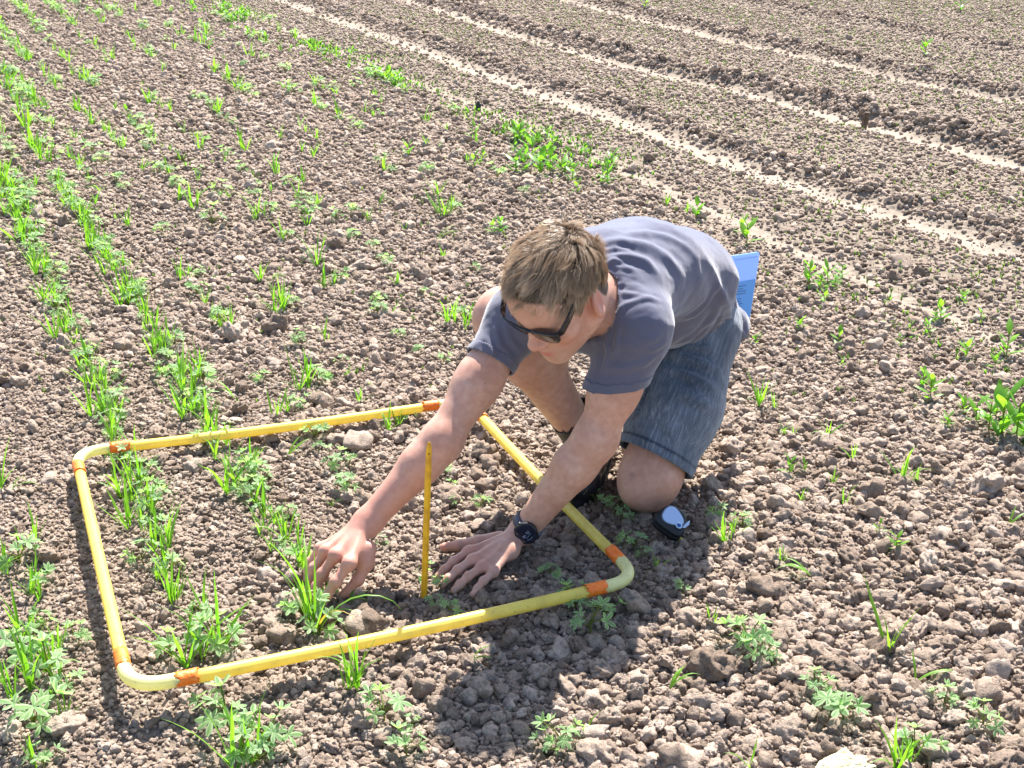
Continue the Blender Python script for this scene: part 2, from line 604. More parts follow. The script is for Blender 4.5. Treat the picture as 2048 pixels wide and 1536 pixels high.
def make_mesh(name, parts, mats):
    V = []; F = []; E = []; MI = []
    for (v, f, e, mi) in parts:
        o = len(V)
        V += [tuple(p) for p in v]; E += list(e)
        F += [tuple(i + o for i in q) for q in f]; MI += [mi] * len(f)
    me = bpy.data.meshes.new(name)
    me.from_pydata(V, [], F); me.update()
    a = me.attributes.new('edge', 'FLOAT', 'POINT'); a.data.foreach_set('value', np.array(E, np.float32))
    for m in mats: me.materials.append(m)
    me.polygons.foreach_set('material_index', np.array(MI, np.int32))
    me.polygons.foreach_set('use_smooth', [True] * len(F))
    return me


def tube(path, rad, sides=5):
    V = []; F = []
    n = len(path)
    for i in range(n):
        t = path[min(i + 1, n - 1)] - path[max(i - 1, 0)]
        t = t / (np.linalg.norm(t) + 1e-9)
        a = np.cross(t, (0.3, .9, .2)); a /= np.linalg.norm(a)
        b = np.cross(t, a)
        for k in range(sides):
            w = 2 * math.pi * k / sides
            V.append(path[i] + (a * math.cos(w) + b * math.sin(w)) * rad[i])
    for i in range(n - 1):
        for k in range(sides):
            k2 = (k + 1) % sides
            F.append((i * sides + k, i * sides + k2, (i + 1) * sides + k2, (i + 1) * sides + k))
    return V, F, [0] * len(V)


def blade_parts(r, a0, a1, width, n=9, twist=0.0):
    path = [np.zeros(3)]
    for i in range(n - 1):
        t = i / (n - 2)
        a = a0 + (a1 - a0) * t ** 1.6
        path.append(path[-1] + np.array([math.sin(a), r.normal(0, .05), math.cos(a)]) / (n - 1))
    w = [width * (1 - .35 * abs(i / (n - 1) - .35)) * min(1, (1 - i / (n - 1)) * 2.6 + .03) * (.45 + .55 * min(1, i / 2.0)) for i in range(n)]
    return ribbon(path, np.array([math.sin(twist), 1.0, 0]), w, .30, 3, .5)


def blade_mesh(k, bend, mat):
    r = np.random.default_rng(500 + k)
    v, f, e = blade_parts(r, r.uniform(0, .12), bend, r.uniform(.020, .028), 9, r.uniform(-.5, .5))
    return make_mesh("blade", [(v, f, e, 0)], [mat])


BLADES = [blade_mesh(k, b, M_CEREAL) for k, b in enumerate((.10, .2, .3, .45, .6, .8, 1.0, 1.3, 1.7, 2.1))]
DRY_BLADE = blade_mesh(30, 1.7, M_DRY)


def leaflet(r, origin, d, up, L, W, droop=.5, n=5):
    path = [origin]
    dirv = d.copy()
    for i in range(n - 1):
        path.append(path[-1] + dirv * L / (n - 1))
        dirv = dirv - up * droop / n * 1.1
        dirv /= np.linalg.norm(dirv)
    prof = (.18, .62, 1.0, .92, .12)
    w = [W * prof[i] for i in range(n)]
    return ribbon(path, np.cross(up, d), w, .38, 3, .9)


def lupin_leaf_parts(r, nl, pet, spread):
    parts = []
    path = []
    lean = r.uniform(.25, .55)
    for i in range(4):
        t = i / 3
        path.append(np.array([lean * pet * t ** 1.4, 0, pet * t * math.sqrt(1 - lean * lean)]))
    v, f, e = tube(path, [.020, .018, .016, .016], 4)
    parts.append((v, f, e, 1))
    hub = path[-1]
    nrm = np.array([lean * r.uniform(.3, 1.0), r.normal(0, .15), 1.0]); nrm /= np.linalg.norm(nrm)
    a = np.cross(nrm, (0, 1, 0)); a /= np.linalg.norm(a); b = np.cross(nrm, a)
    for k in range(nl):
        w = 2 * math.pi * (k + r.uniform(-.18, .18)) / nl
        out = a * math.cos(w) + b * math.sin(w)
        d = out * math.cos(spread) + nrm * math.sin(spread)
        L = r.uniform(.25, .33) * (1 - .15 * math.cos(w))
        parts.append((*leaflet(r, hub, d, nrm, L, L * r.uniform(.17, .22), r.uniform(.35, .9)), 0))
    return parts


def lupin_leaf_mesh(k):
    r = np.random.default_rng(700 + k)
    return make_mesh("leaf", lupin_leaf_parts(r, 5 + k % 3, r.uniform(.5, .7), r.uniform(.15, .75)), [M_LUPIN, M_STEM])


LUPIN_LEAVES = [lupin_leaf_mesh(k) for k in range(10)]


def ovate_parts(r, L, W, lean, droop):
    d = np.array([math.sin(lean), 0, math.cos(lean)])
    up = np.array([-math.cos(lean), 0, math.sin(lean)])
    path = [np.zeros(3)]
    dv = d.copy()
    for i in range(5):
        path.append(path[-1] + dv * L / 5)
        dv = dv - up * droop / 5; dv /= np.linalg.norm(dv)
    prof = (.14, .55, .95, 1.0, .68, .06)
    return ribbon(path, np.array([0, 1.0, 0]), [W * q for q in prof], .3, 3, .2)


def ovate_mesh(k):
    r = np.random.default_rng(900 + k)
    v, f, e = ovate_parts(r, 1.0, r.uniform(.15, .22), r.uniform(0, .25), r.uniform(.2, .8))
    return make_mesh("leaf", [(v, f, e, 0)], [M_WEED])


OVATES = [ovate_mesh(k) for k in range(6)]
_sv, _sf, _se = tube([np.array([0, 0, -.15]), np.array([.02, 0, .3]), np.array([-.01, .02, .7]), np.array([0, 0, 1.0])], [.05, .045, .04, .03], 5)
STEM = make_mesh("stem", [(_sv, _sf, _se, 0)], [M_STEM])


def plan(kind, h, r):
    """leaves of one seedling: (part name, mesh, matrix)"""
    out = []
    if kind == 'G':
        n = int(r.integers(6, 11)) if h > .05 else int(r.integers(5, 8))
        a0 = r.uniform(0, 6.28)
        for k in range(n):
            L = h * (1.10 if k == 0 else r.uniform(.40, 1.05))
            mi = int(min(9, max(0, r.normal(3.6, 2.6))))
            W = L * r.uniform(.85, 1.25) if L < .1 else .095 * r.uniform(.9, 1.35)
            m = Matrix.Rotation(a0 + 2.4 * k + r.uniform(-.4, .4), 4, 'Z') @ Matrix.Rotation(r.uniform(-.05, .55), 4, 'Y') @ Matrix.Diagonal((L, W * 1.15, L, 1))
            out.append(("blade", BLADES[mi], Matrix.Translation((r.normal(0, .003), r.normal(0, .003), 0)) @ m))
    elif kind == 'F':
        n = int(r.integers(2, 5))
        a0 = r.choice([0.0, .2, -.3, 3.0, .5])
        for k in range(n):
            L = h * r.uniform(.7, 1.25)
            m = Matrix.Rotation(a0 + r.normal(0, .45), 4, 'Z') @ Matrix.Rotation(r.uniform(.45, 1.0), 4, 'Y') @ Matrix.Diagonal((L, .10 * r.uniform(.9, 1.3), L, 1))
            out.append(("blade", BLADES[int(r.integers(4, 9))], Matrix.Translation((0, 0, .01)) @ m))
    elif kind == 'L':
        sh = h * r.uniform(.22, .36)
        out.append(("stem", STEM, Matrix.Diagonal((h * .42, h * .42, sh, 1))))
        n = int(r.integers(6, 10)) if h > .05 else int(r.integers(4, 6))
        a0 = r.uniform(0, 6.28)
        for k in range(n):
            q = h * r.uniform(.55, .95) * (1.1 if k == 0 else 1)
            m = Matrix.Translation((0, 0, sh * r.uniform(.5, 1.0))) @ Matrix.Rotation(a0 + 2.4 * k + r.uniform(-.3, .3), 4, 'Z') @ Matrix.Rotation(r.uniform(.0, .75) if k else .05, 4, 'Y') @ Matrix.Scale(q, 4)
            out.append(("leaf", LUPIN_LEAVES[int(r.integers(0, 10))], m))
    else:
        out.append(("stem", STEM, Matrix.Diagonal((h * .35, h * .35, h * .7, 1))))
        n = int(r.integers(6, 10)) if h > .05 else 5
        a0 = r.uniform(0, 6.28)
        for k in range(n):
            t = k / n
            q = h * r.uniform(.38, .55)
            m = Matrix.Translation((0, 0, h * .68 * t)) @ Matrix.Rotation(a0 + 2.4 * k, 4, 'Z') @ Matrix.Rotation(r.uniform(.2, 1.0) * (1.25 - .8 * t), 4, 'Y') @ Matrix.Scale(q, 4)
            out.append(("leaf", OVATES[int(r.integers(0, 6))], m))
    return out


def join_plan(name, parts, mats):
    """one mesh for a seedling too far away to show its leaves singly"""
    V = []; F = []; E = []; MI = []
    mi_of = {m.name: i for i, m in enumerate(mats)}
    for (_, me, m) in parts:
        o = len(V)
        for v in me.vertices: V.append(tuple(m @ v.co))
        E += [d.value for d in me.attributes['edge'].data]
        for p in me.polygons:
            F.append(tuple(i + o for i in p.vertices)); MI.append(mi_of[me.materials[p.material_index].name])
    me = bpy.data.meshes.new(name)
    me.from_pydata(V, [], F); me.update()
    a = me.attributes.new('edge', 'FLOAT', 'POINT'); a.data.foreach_set('value', np.array(E, np.float32))
    for m in mats: me.materials.append(m)
    me.polygons.foreach_set('material_index', np.array(MI, np.int32))
    me.polygons.foreach_set('use_smooth', [True] * len(F))
    return me


KNAME = {'G': 'cereal_seedling', 'F': 'cereal_seedling', 'L': 'lupin_seedling', 'B': 'broadleaf_weed'}
KWORD = {'G': 'cereal seedling', 'F': 'cereal seedling', 'L': 'lupin seedling', 'B': 'broadleaf weed'}
ALLM = [M_CEREAL, M_LUPIN, M_WEED, M_STEM]
FARLIB = {}
for k_ in 'GLB':
    FARLIB[k_] = []
    for q_ in range(8):
        rr = np.random.default_rng(2000 + 31 * q_ + ord(k_))
        FARLIB[k_].append(join_plan(KNAME[k_], plan(k_, .06, rr), ALLM))
SPOTS = "G,-0.86,1.943,0.142;G,-0.838,1.973,0.113;L,-0.816,2.003,0.088;L,-0.883,2.056,0.092;G,-0.913,2.145,0.106;G,-0.843,2.058,0.087;G,-0.821,2.088,0.069;L,-0.799,2.118,0.054;L,-0.792,1.853,0.1;G,-0.767,1.771,0.065;L,-0.753,1.771,0.049;G,-1.047,2.342,0.149;G,-1.025,2.372,0.119;L,-1.003,2.402,0.092;G,-0.826,2.565,0.115;G,-0.804,2.595,0.092;L,-0.782,2.625,0.071;L,-0.752,2.517,0.062;G,-0.712,2.464,0.117;L,-0.753,2.402,0.061;L,-0.697,2.363,0.066;G,-0.657,2.25,0.106;G,-0.582,2.034,0.158;G,-0.56,2.064,0.127;L,-0.538,2.094,0.098;G,-0.531,2.075,0.17;L,-0.506,2.088,0.045;L,-0.614,2.064,0.062;L,-0.47,1.853,0.092;G,-0.441,1.752,0.14;G,-0.419,1.782,0.112;L,-0.397,1.812,0.087;L,-0.511,1.915,0.05;G,-1.435,4.009,0.079;G,-1.339,3.71,0.099;G,-1.317,3.74,0.079;L,-1.295,3.77,0.061;G,-1.234,4.013,0.104;G,-1.212,4.043,0.083;L,-1.19,4.073,0.065;G,-1.104,3.826,0.075;G,-1.022,3.588,0.103;G,-1,3.618,0.082;L,-0.978,3.648,0.064;G,-0.999,3.678,0.088;L,-0.948,3.428,0.076;G,-1.179,3.502,0.094;G,-1.14,3.362,0.107;G,-1.118,3.392,0.085;L,-1.096,3.422,0.066;G,-1.074,3.159,0.131;G,-1.052,3.189,0.105;L,-1.03,3.219,0.081;L,-1.001,3.095,0.079;G,-0.877,3.309,0.149;G,-0.855,3.339,0.119;L,-0.833,3.369,0.092;G,-0.852,3.41,0.106;G,-0.838,3.143,0.129;G,-0.816,3.173,0.103;L,-0.794,3.203,0.08;G,-0.763,3.095,0.113;G,-0.723,2.977,0.13;L,-0.741,2.949,0.068;G,-0.668,2.853,0.093;G,-0.641,2.707,0.117;G,-0.619,2.737,0.093;L,-0.597,2.767,0.072;G,-0.592,2.788,0.079;F,-0.727,3.254,0.08;G,-0.975,2.991,0.098;L,-0.924,2.866,0.068;G,-0.879,2.695,0.125;G,-0.857,2.725,0.1;L,-0.835,2.755,0.077;G,-0.838,2.725,0.105;L,-0.807,2.676,0.065;G,-1.168,2.762,0.129;F,-1.134,2.737,0.067;L,-0.885,3.848,0.066;G,-0.838,3.77,0.089;G,-0.732,3.932,0.092;G,-0.71,3.962,0.074;L,-0.688,3.992,0.057;G,-0.879,3.826,0.066;L,-0.687,3.402,0.057;G,-0.571,3.326,0.125;G,-0.549,3.356,0.1;L,-0.527,3.386,0.078;L,-0.617,3.646,0.055;L,-0.478,3.517,0.036;G,-0.447,3.424,0.042;G,-0.598,3.143,0.088;G,-0.576,3.173,0.07;L,-0.554,3.203,0.055;L,-0.526,3.264,0.04;G,-0.398,3.244,0.054;G,-0.545,3.699,0.071;L,-0.479,2.991,0.061;G,-0.305,3.044,0.069;G,-0.283,3.074,0.055;L,-0.261,3.104,0.043;L,-0.418,2.827,0.072;L,-0.381,2.853,0.053;L,-0.463,2.929,0.038;G,-0.606,2.915,0.04;F,-0.534,2.893,0.06;L,-0.582,2.688,0.058;G,-0.532,2.531,0.075;G,-0.51,2.561,0.06;L,-0.488,2.591,0.046;L,-0.549,2.606,0.05;L,-0.456,2.422,0.066;G,-0.443,2.474,0.073;L,-0.372,2.725,0.058;G,-0.399,2.664,0.028;L,-0.415,3.925,0.066;F,-0.368,3.889,0.069;G,-0.196,3.818,0.1;G,-0.174,3.848,0.08;L,-0.152,3.878,0.062;G,-0.141,3.805,0.072;L,-0.327,3.719,0.032;L,-0.268,3.614,0.034;L,-0.193,3.528,0.042;L,-0.154,2.821,0.042;L,-0.134,2.742,0.038;L,-0.126,2.671,0.033;G,-0.27,1.97,0.141;G,-0.282,1.965,0.088;L,-0.215,1.88,0.076;L,-0.171,1.788,0.066;L,-0.166,1.869,0.026;L,-0.433,1.791,0.075;L,-0.406,1.772,0.054;F,-0.072,2.048,0.055;G,-0.369,2.154,0.217;G,-0.379,2.174,0.172;L,-0.398,2.205,0.087;L,-0.358,2.144,0.071;F,-0.314,2.25,0.059;L,-0.336,2.453,0.048;L,-0.272,2.485,0.034;L,-0.069,2.664,0.048;L,-0.177,2.343,0.042;L,-0.142,2.305,0.042;L,-0.121,2.223,0.048;L,-0.151,2.25,0.035;L,0.255,2.474,0.061;L,0.225,2.617,0.05;L,0.185,2.671,0.053;L,0.076,2.353,0.047;L,0.146,2.154,0.097;L,0.121,2.232,0.058;L,0.177,2.205,0.052;G,0.29,2.382,0.045;L,0.274,2.433,0.043;L,0.335,2.292,0.04;G,0.378,2.193,0.048;L,0.245,2.583,0.043;G,0.644,3.238,0.104;G,0.679,3.199,0.054;G,0.676,3.05,0.05;G,0.698,3.044,0.039;G,0.774,3.015,0.072;G,0.806,2.885,0.046;G,0.898,2.78,0.096;G,0.927,2.78,0.053;B,0.641,2.806,0.055;B,0.676,2.813,0.042;G,0.738,2.657,0.057;G,0.731,2.762,0.042;G,0.644,2.676,0.044;G,0.448,2.491,0.076;G,0.47,2.521,0.061;L,0.492,2.551,0.047;L,0.443,2.606,0.05;B,0.795,2.453,0.059;B,0.779,2.528,0.035;B,1.103,3.278,0.089;B,1.111,3.374,0.061;B,1.202,3.02,0.15;B,1.181,3.05,0.115;B,1.234,3.006,0.136;B,1.086,3.074,0.049;B,1.169,3.11,0.087;B,1.157,3.173,0.059;B,1.248,2.991,0.1;B,1.23,3.141,0.103;F,1.065,2.561,0.063;L,0.433,2.104,0.079;L,0.455,2.064,0.062;L,0.417,2.12,0.045;F,0.598,2.353,0.083;G,0.689,2.096,0.132;L,0.558,1.887,0.086;L,0.524,1.954,0.055;L,0.544,1.922,0.05;L,0.74,1.926,0.051;F,0.71,1.995,0.061;L,0.784,1.86,0.066;G,0.612,1.746,0.103;G,0.634,1.776,0.082;L,0.656,1.806,0.064;G,0.383,1.772,0.048;F,0.275,1.965,0.054;L,0.079,1.814,0.066;L,0.058,1.807,0.043;G,0.113,1.84,0.048;G,0.549,2.412,0.048;G,-1.233,6.181,0.098;G,-1.106,6.416,0.081;G,-0.964,6.16,0.058;G,-0.908,6.069,0.077;G,-1.024,5.746,0.096;L,-0.935,5.545,0.066;G,-0.865,5.301,0.076;L,-0.843,5.301,0.047;L,-0.805,5.247,0.055;G,-0.764,5.171,0.058;G,-0.975,5.01,0.098;G,-0.953,5.04,0.078;L,-0.931,5.07,0.061;L,-1.038,5.324,0.064;G,-0.835,4.755,0.078;L,-0.813,4.755,0.048;G,-0.669,4.424,0.124;L,-0.695,4.51,0.044;L,-0.67,5.018,0.048;L,-0.577,4.743,0.046;G,-0.609,4.177,0.091;G,-0.587,4.207,0.073;L,-0.565,4.237,0.056;G,-0.709,3.953,0.1;G,-0.831,4.249,0.074;F,-0.798,4.286,0.059;L,-0.488,4.587,0.052;L,-0.424,4.396,0.058;L,-0.446,4.452,0.044;G,-0.375,4.207,0.059;L,-0.426,4.019,0.05;L,-0.283,4.067,0.041;G,-0.396,4.847,0.043;F,-0.276,4.692,0.073;G,-0.24,4.475,0.051;F,-0.529,5.194,0.064;G,-0.549,5.783,0.086;L,-0.527,5.783,0.054;L,-0.582,5.932,0.056;B,-0.478,6.13,0.062;L,-0.37,5.81,0.064;G,-0.306,5.388,0.085;G,-0.267,5.082,0.102;G,-0.245,5.112,0.081;L,-0.223,5.142,0.063;G,-0.237,5.247,0.075;B,-0.041,4.867,0.055;B,-0.073,4.854,0.047;B,-0.168,5.885,0.069;B,-0.132,5.98,0.056;B,-0.178,6.449,0.07;B,0.017,5.792,0.1;L,-0.124,4.324,0.046;G,-2.412,6.649,0.126;G,-2.39,6.679,0.1;L,-2.368,6.709,0.078;G,-2.23,6.203,0.118;G,-2.208,6.233,0.094;L,-2.186,6.263,0.073;G,-2.103,5.95,0.118;G,-2.081,5.98,0.094;L,-2.059,6.01,0.073;G,-2.562,7.055,0.121;L,-2.54,7.055,0.075;G,-2.718,7.399,0.12;L,-2.696,7.399,0.075;G,-2.888,7.775,0.12;L,-2.866,7.775,0.074;G,-3.091,8.277,0.121;L,-3.069,8.277,0.075;G,-2.152,5.54,0.107;G,-2.13,5.57,0.086;L,-2.108,5.6,0.066;G,-2.056,5.324,0.09;L,-2.034,5.324,0.056;G,-1.949,5.067,0.108;G,-1.927,5.097,0.086;L,-1.905,5.127,0.067;G,-1.816,4.758,0.112;G,-1.794,4.788,0.09;L,-1.772,4.818,0.069;G,-1.774,4.743,0.101;L,-1.69,4.569,0.068;G,-1.59,4.31,0.093;G,-1.568,4.34,0.075;L,-1.546,4.37,0.058;G,-1.483,4.051,0.092;G,-1.461,4.081,0.074;L,-1.439,4.111,0.057;G,-1.435,4.033,0.07;L,-1.933,5.613,0.07;G,-1.816,5.324,0.084;G,-1.757,5.171,0.086;L,-1.735,5.171,0.053;L,-1.674,5.083,0.068;G,-1.626,4.955,0.083;L,-1.604,4.955,0.051;G,-1.495,4.6,0.094;G,-1.473,4.63,0.075;L,-1.451,4.66,0.058;G,-1.411,4.422,0.098;G,-1.389,4.452,0.078;L,-1.367,4.482,0.061;G,-1.363,4.31,0.092;G,-1.341,4.34,0.074;L,-1.319,4.37,0.057;G,-1.246,4.101,0.106;G,-1.224,4.131,0.085;L,-1.202,4.161,0.066;L,-1.204,4.057,0.063;L,-1.926,6.13,0.08;L,-1.825,5.932,0.068;G,-2.102,6.449,0.073;L,-1.649,5.528,0.059;L,-1.596,5.445,0.054;L,-1.541,4.887,0.045;G,-1.487,5.746,0.074;L,-1.465,5.746,0.046;G,-1.339,5.324,0.078;L,-1.317,5.324,0.048;G,-1.252,5.171,0.11;L,-1.398,5.528,0.063;L,-1.699,6.233,0.065;L,-1.535,5.792,0.061;L,-1.121,4.887,0.088;L,-1.284,4.788,0.052;G,-1.104,4.283,0.083;G,-1.082,4.313,0.067;L,-1.06,4.343,0.052;L,-1.014,4.131,0.063;G,-0.966,4.033,0.051;G,-1.455,6.233,0.089;G,-0.905,3.871,0.063;B,0.844,4.679,0.096;B,0.852,4.82,0.067;B,0.976,4.223,0.082;B,1.035,4.223,0.078;B,1.004,4.182,0.053;B,0.99,4.057,0.048;B,1.1,4.297,0.058;B,1.058,4.207,0.053;B,0.863,3.8,0.046;B,0.951,3.678,0.058;B,1.193,4.043,0.038;B,0.925,3.52,0.037;B,1.238,3.774,0.053;B,1.292,3.578,0.064;B,1.41,3.59,0.091;B,1.433,4.057,0.049;B,1.313,3.902,0.068;B,1.288,3.871,0.051;B,1.348,3.502,0.057;B,0.708,3.678,0.041;B,0.038,6.339,0.098;B,0.09,5.98,0.103;B,0.121,5.728,0.103;B,0.166,5.792,0.091;B,0.216,5.746,0.09;B,0.258,5.64,0.075;B,0.057,5.838,0.091;B,0.4,5.57,0.075;B,0.384,5.613,0.058;B,0.267,5.42,0.056;B,0.71,5.025,0.069;B,0.153,5.98,0.084;B,1.131,3.678,0.039;B,1.188,3.783,0.043;B,1.433,3.893,0.041;B,2.721,9.047,0.107;B,3.65,11.324,0.116;B,1.075,11.229,0.085"
ROWS = [
    [(-.58, 2.137), (-.721, 2.412), (-.789, 2.606), (-.916, 2.88), (-1.032, 3.173), (-1.163, 3.446), (-1.34, 3.848), (-1.539, 4.286), (-1.864, 4.955), (-2.195, 5.746)],
    [(-.375, 2.277), (-.488, 2.495), (-.602, 2.775), (-.732, 3.02), (-.92, 3.41), (-1.065, 3.719), (-1.224, 4.131), (-1.352, 4.396), (-1.657, 5.025), (-2.0, 5.8)],
    [(-.74, 1.86), (-.83, 2.05), (-.93, 2.28), (-1.05, 2.55)],
]
PLANTS = []
prng = np.random.default_rng(77)


def pix(x, y, z=0.0):
    depth = y * CP - (z - CAM_H) * SP
    return 1024 + 2700 * x / depth, 768 - 2700 * (y * SP + (z - CAM_H) * CP) / depth


def seedling(kind, x, y, h):
    z = float(soil_height(np.array([x]), np.array([y]))[0]) + .002
    dist = math.sqrt(x * x + y * y + CAM_H ** 2)
    if h / dist * 2700 > 26 and y < 4.6 or kind == 'F':
        o = empty(KNAME[kind], (x, y, z))
        for (nm, me, m) in plan(kind, h, prng):
            c = bpy.data.objects.new(nm, me)
            col.objects.link(c)
            c.parent = o
            c.matrix_local = m
    else:
        k = 'G' if kind == 'F' else kind
        o = bpy.data.objects.new(KNAME[kind], FARLIB[k][int(prng.integers(0, 8))])
        col.objects.link(o)
        o.location = (x, y, z); o.rotation_euler = (0, 0, prng.uniform(0, 6.28))
        s = h / .06 * 1.05
        o.scale = (s * 1.12, s * 1.12, s)
    PLANTS.append((o, kind, x, y, h))
    return o


def grow():
    for s in SPOTS.split(';'):
        k, x, y, h = s.split(',')
        seedling(k, float(x), float(y), float(h) * (1.08 if float(y) < 3.5 else 1.2) * (1.02 if k == 'L' and float(y) < 2.8 else .88 if k == 'L' else 1))
    # the two dense rows and the row at the left edge are nearly closed lines of small plants
    for line in ROWS:
        P_ = np.array(line); sg = np.linalg.norm(np.diff(P_, axis=0), axis=1); acc = np.concatenate([[0], np.cumsum(sg)])
        s_ = 0.0
        while s_ < acc[-1]:
            x = float(np.interp(s_, acc, P_[:, 0])) + rng.normal(0, .016); y = float(np.interp(s_, acc, P_[:, 1])) + rng.normal(0, .016)
            s_ += rng.uniform(.028, .052) * (1 + .06 * max(0, y - 3))
            if rng.random() < .07 or (y > 5.6): continue
            kk = 'GGL'[int(rng.integers(0, 3))]
            seedling(kk, x, y, rng.uniform(.05, .095) * (.75 if kk == 'L' else 1.0))
    # far rows, too small to tell more than their place
    for row in range(14):
        v0 = rng.uniform(0, 1)
        for j in range(60):
            y = 5.6 + j * .115 + rng.uniform(-.05, .05)
            ur = .06 + row * .225
            x = (ur + .045 * math.sin(y * .7 + row) - .425 * y) / .905
            if abs(x) > .38 * y + .15 or y > 12.6: continue
            if across(np.array([x]), np.array([y]))['edge'][0] > -.05: continue
            cl = float(fbm(np.array([[x * 1.3, y * 1.3, row * 3.1]]), 2)[0])
            left = 1.4 if row in (1, 2, 3, 4) else 1.0 if row < 6 else .5
            px, py = pix(x, y)
            if py > 260: continue
            if rng.random() > (.56 + 1.0 * cl) * left: continue
            kk = 'GLB'[int(rng.choice(3, p=[.58, .36, .06]))]
            seedling(kk, x + rng.normal(0, .02), y, rng.uniform(.075, .125) * (.75 if kk == 'L' else 1))
    for j in range(110):                       # weeds along the seedbed edge
        y = rng.uniform(5.0, 12.3)
        u = np.interp(y, *TRACKS['edge']) - abs(rng.normal(.12, .12))
        x = (u - UN[1] * y) / UN[0]
        if float(fbm(np.array([[x, y * 1.1, 9.0]]), 2)[0]) < -.05: continue
        if abs(x + .18) < .22 and 6.6 < y < 7.6: continue
        seedling('B', x, y, rng.uniform(.05, .10))


grow()
# the long yellowing blade of the seedling he is touching
_big = max(PLANTS, key=lambda t: t[4])[0]
for _a, _L in ((-.55, .135), (-.15, .11)):
    _c = bpy.data.objects.new("blade", DRY_BLADE if _a < -.3 else BLADES[8]); col.objects.link(_c); _c.parent = _big
    _c.matrix_local = Matrix.Translation((.004, 0, .012)) @ Matrix.Rotation(_a, 4, 'Z') @ Matrix.Rotation(.35, 4, 'Y') @ Matrix.Diagonal((_L, .12, _L, 1))
    if _a < -.3: _c["label"] = "long drooping yellowed blade"

# ------- thin weeds greening the far strips: nobody could count these
def weed_cover():
    lib = bpy.data.collections.new("weed_library")
    for k in range(5):
        r = np.random.default_rng(40 + k)
        parts = []
        for j in range(5):
            v, f, e = blade_parts(r, .1, r.uniform(.4, 1.5), .13, 5)
            a = r.uniform(0, 6.28); c, s = math.cos(a), math.sin(a)
            L = r.uniform(.6, 1.1)
            v = [np.array([p[0] * c - p[1] * s, p[0] * s + p[1] * c, p[2]]) * L for p in v]
            parts.append((v, f, e, 0))
        for q, m in enumerate((M_SPROUT, M_WEED)):
            lib.objects.link(bpy.data.objects.new("%d_weed_shape" % (k + 5 * q), make_mesh("weed_sprout", parts, [m])))
    n = 75000
    y = rng.uniform(3.2, 15, n) ; x = rng.uniform(-1, 1, n) * (.40 * y + .5)
    d = across(x, y)
    nz = fbm(np.stack([x * .8, y * .8, x * 0 + 5], -1), 3)
    out = 1 / (1 + np.exp(-np.clip((d['edge'] + .25) / .12, -30, 30)))
    tk = np.maximum.reduce([gauss(d[k] - .06, .17) for k in ('one', 'two', 'three', 'four')])
    far = np.clip((y - 9.5) / 3, 0, 1) * np.clip((x + .5) / 1.5, 0, 1)
    strip = gauss(d['edge'] + .14, .17) * np.clip(.62 + 1.4 * nz, 0, 1) * np.clip((y - 3.5) / 3, .25, 1)
    p = .55 * out * (1 - .96 * np.clip(tk * 1.3, 0, 1)) * np.clip(.55 + .75 * nz + .9 * far, .12, 1) + .035 * (1 - out)
    p += .8 * strip
    m = rng.random(n) < p
    x, y, strip = x[m], y[m], strip[m]
    z = soil_height(x, y) + .004
    k = len(x)
    rot = np.zeros((k, 3)); rot[:, 2] = rng.uniform(0, 6.28, k)
    scl = np.repeat((rng.uniform(.009, .026, k) * (1 + 1.5 * strip))[:, None], 3, 1)
    instancer("weed_cover", np.stack([x, y, z], -1), rot, scl, rng.integers(0, 5, k) + 5 * (rng.random(k) < strip * 1.2), lib,
              "thin scatter of tiny green weed sprouts over the soil", "weeds")


weed_cover()


def far_rows():
    """the fine green of the far rows, where single seedlings run together"""
    lib = bpy.data.collections.new("row_library")
    for k in range(8):
        lib.objects.link(bpy.data.objects.new("%02d_seedling_shape" % k, FARLIB['G'][k]))
    for k in range(4):
        lib.objects.link(bpy.data.objects.new("%02d_seedling_shape" % (8 + k), FARLIB['L'][k]))
    X = []; Y = []
    for row in range(13):
        y = np.arange(4.9, 13.2, .045); y = y + rng.uniform(-.03, .03, len(y))
        ur = .06 + row * .225
        x = (ur + .045 * np.sin(y * .7 + row) - .425 * y) / .905 + rng.normal(0, .022, len(y))
        cl = fbm(np.stack([x * 1.3, y * 1.3, x * 0 + row * 3.1], -1), 2)
        w = 1.0 if row in (1, 2, 3, 4) else .6 if row < 7 else .32
        m = (rng.random(len(y)) < (.50 + .95 * cl) * w) & (np.abs(x) < .39 * y + .3) & (across(x, y)['edge'] < -.05)
        X.append(x[m]); Y.append(y[m])
    x = np.concatenate(X); y = np.concatenate(Y); k = len(x)
    rot = np.zeros((k, 3)); rot[:, 2] = rng.uniform(0, 6.28, k)
    idx = np.where(rng.random(k) < .72, rng.integers(0, 8, k), rng.integers(8, 12, k))
    scl = np.repeat((rng.uniform(.045, .09, k) / .06)[:, None], 3, 1)
    instancer("far_crop_rows", np.stack([x, y, soil_height(x, y) + .003], -1), rot, scl, idx, lib,
              "thin lines of fine green seedlings running together in the far rows", "crop rows")


far_rows()


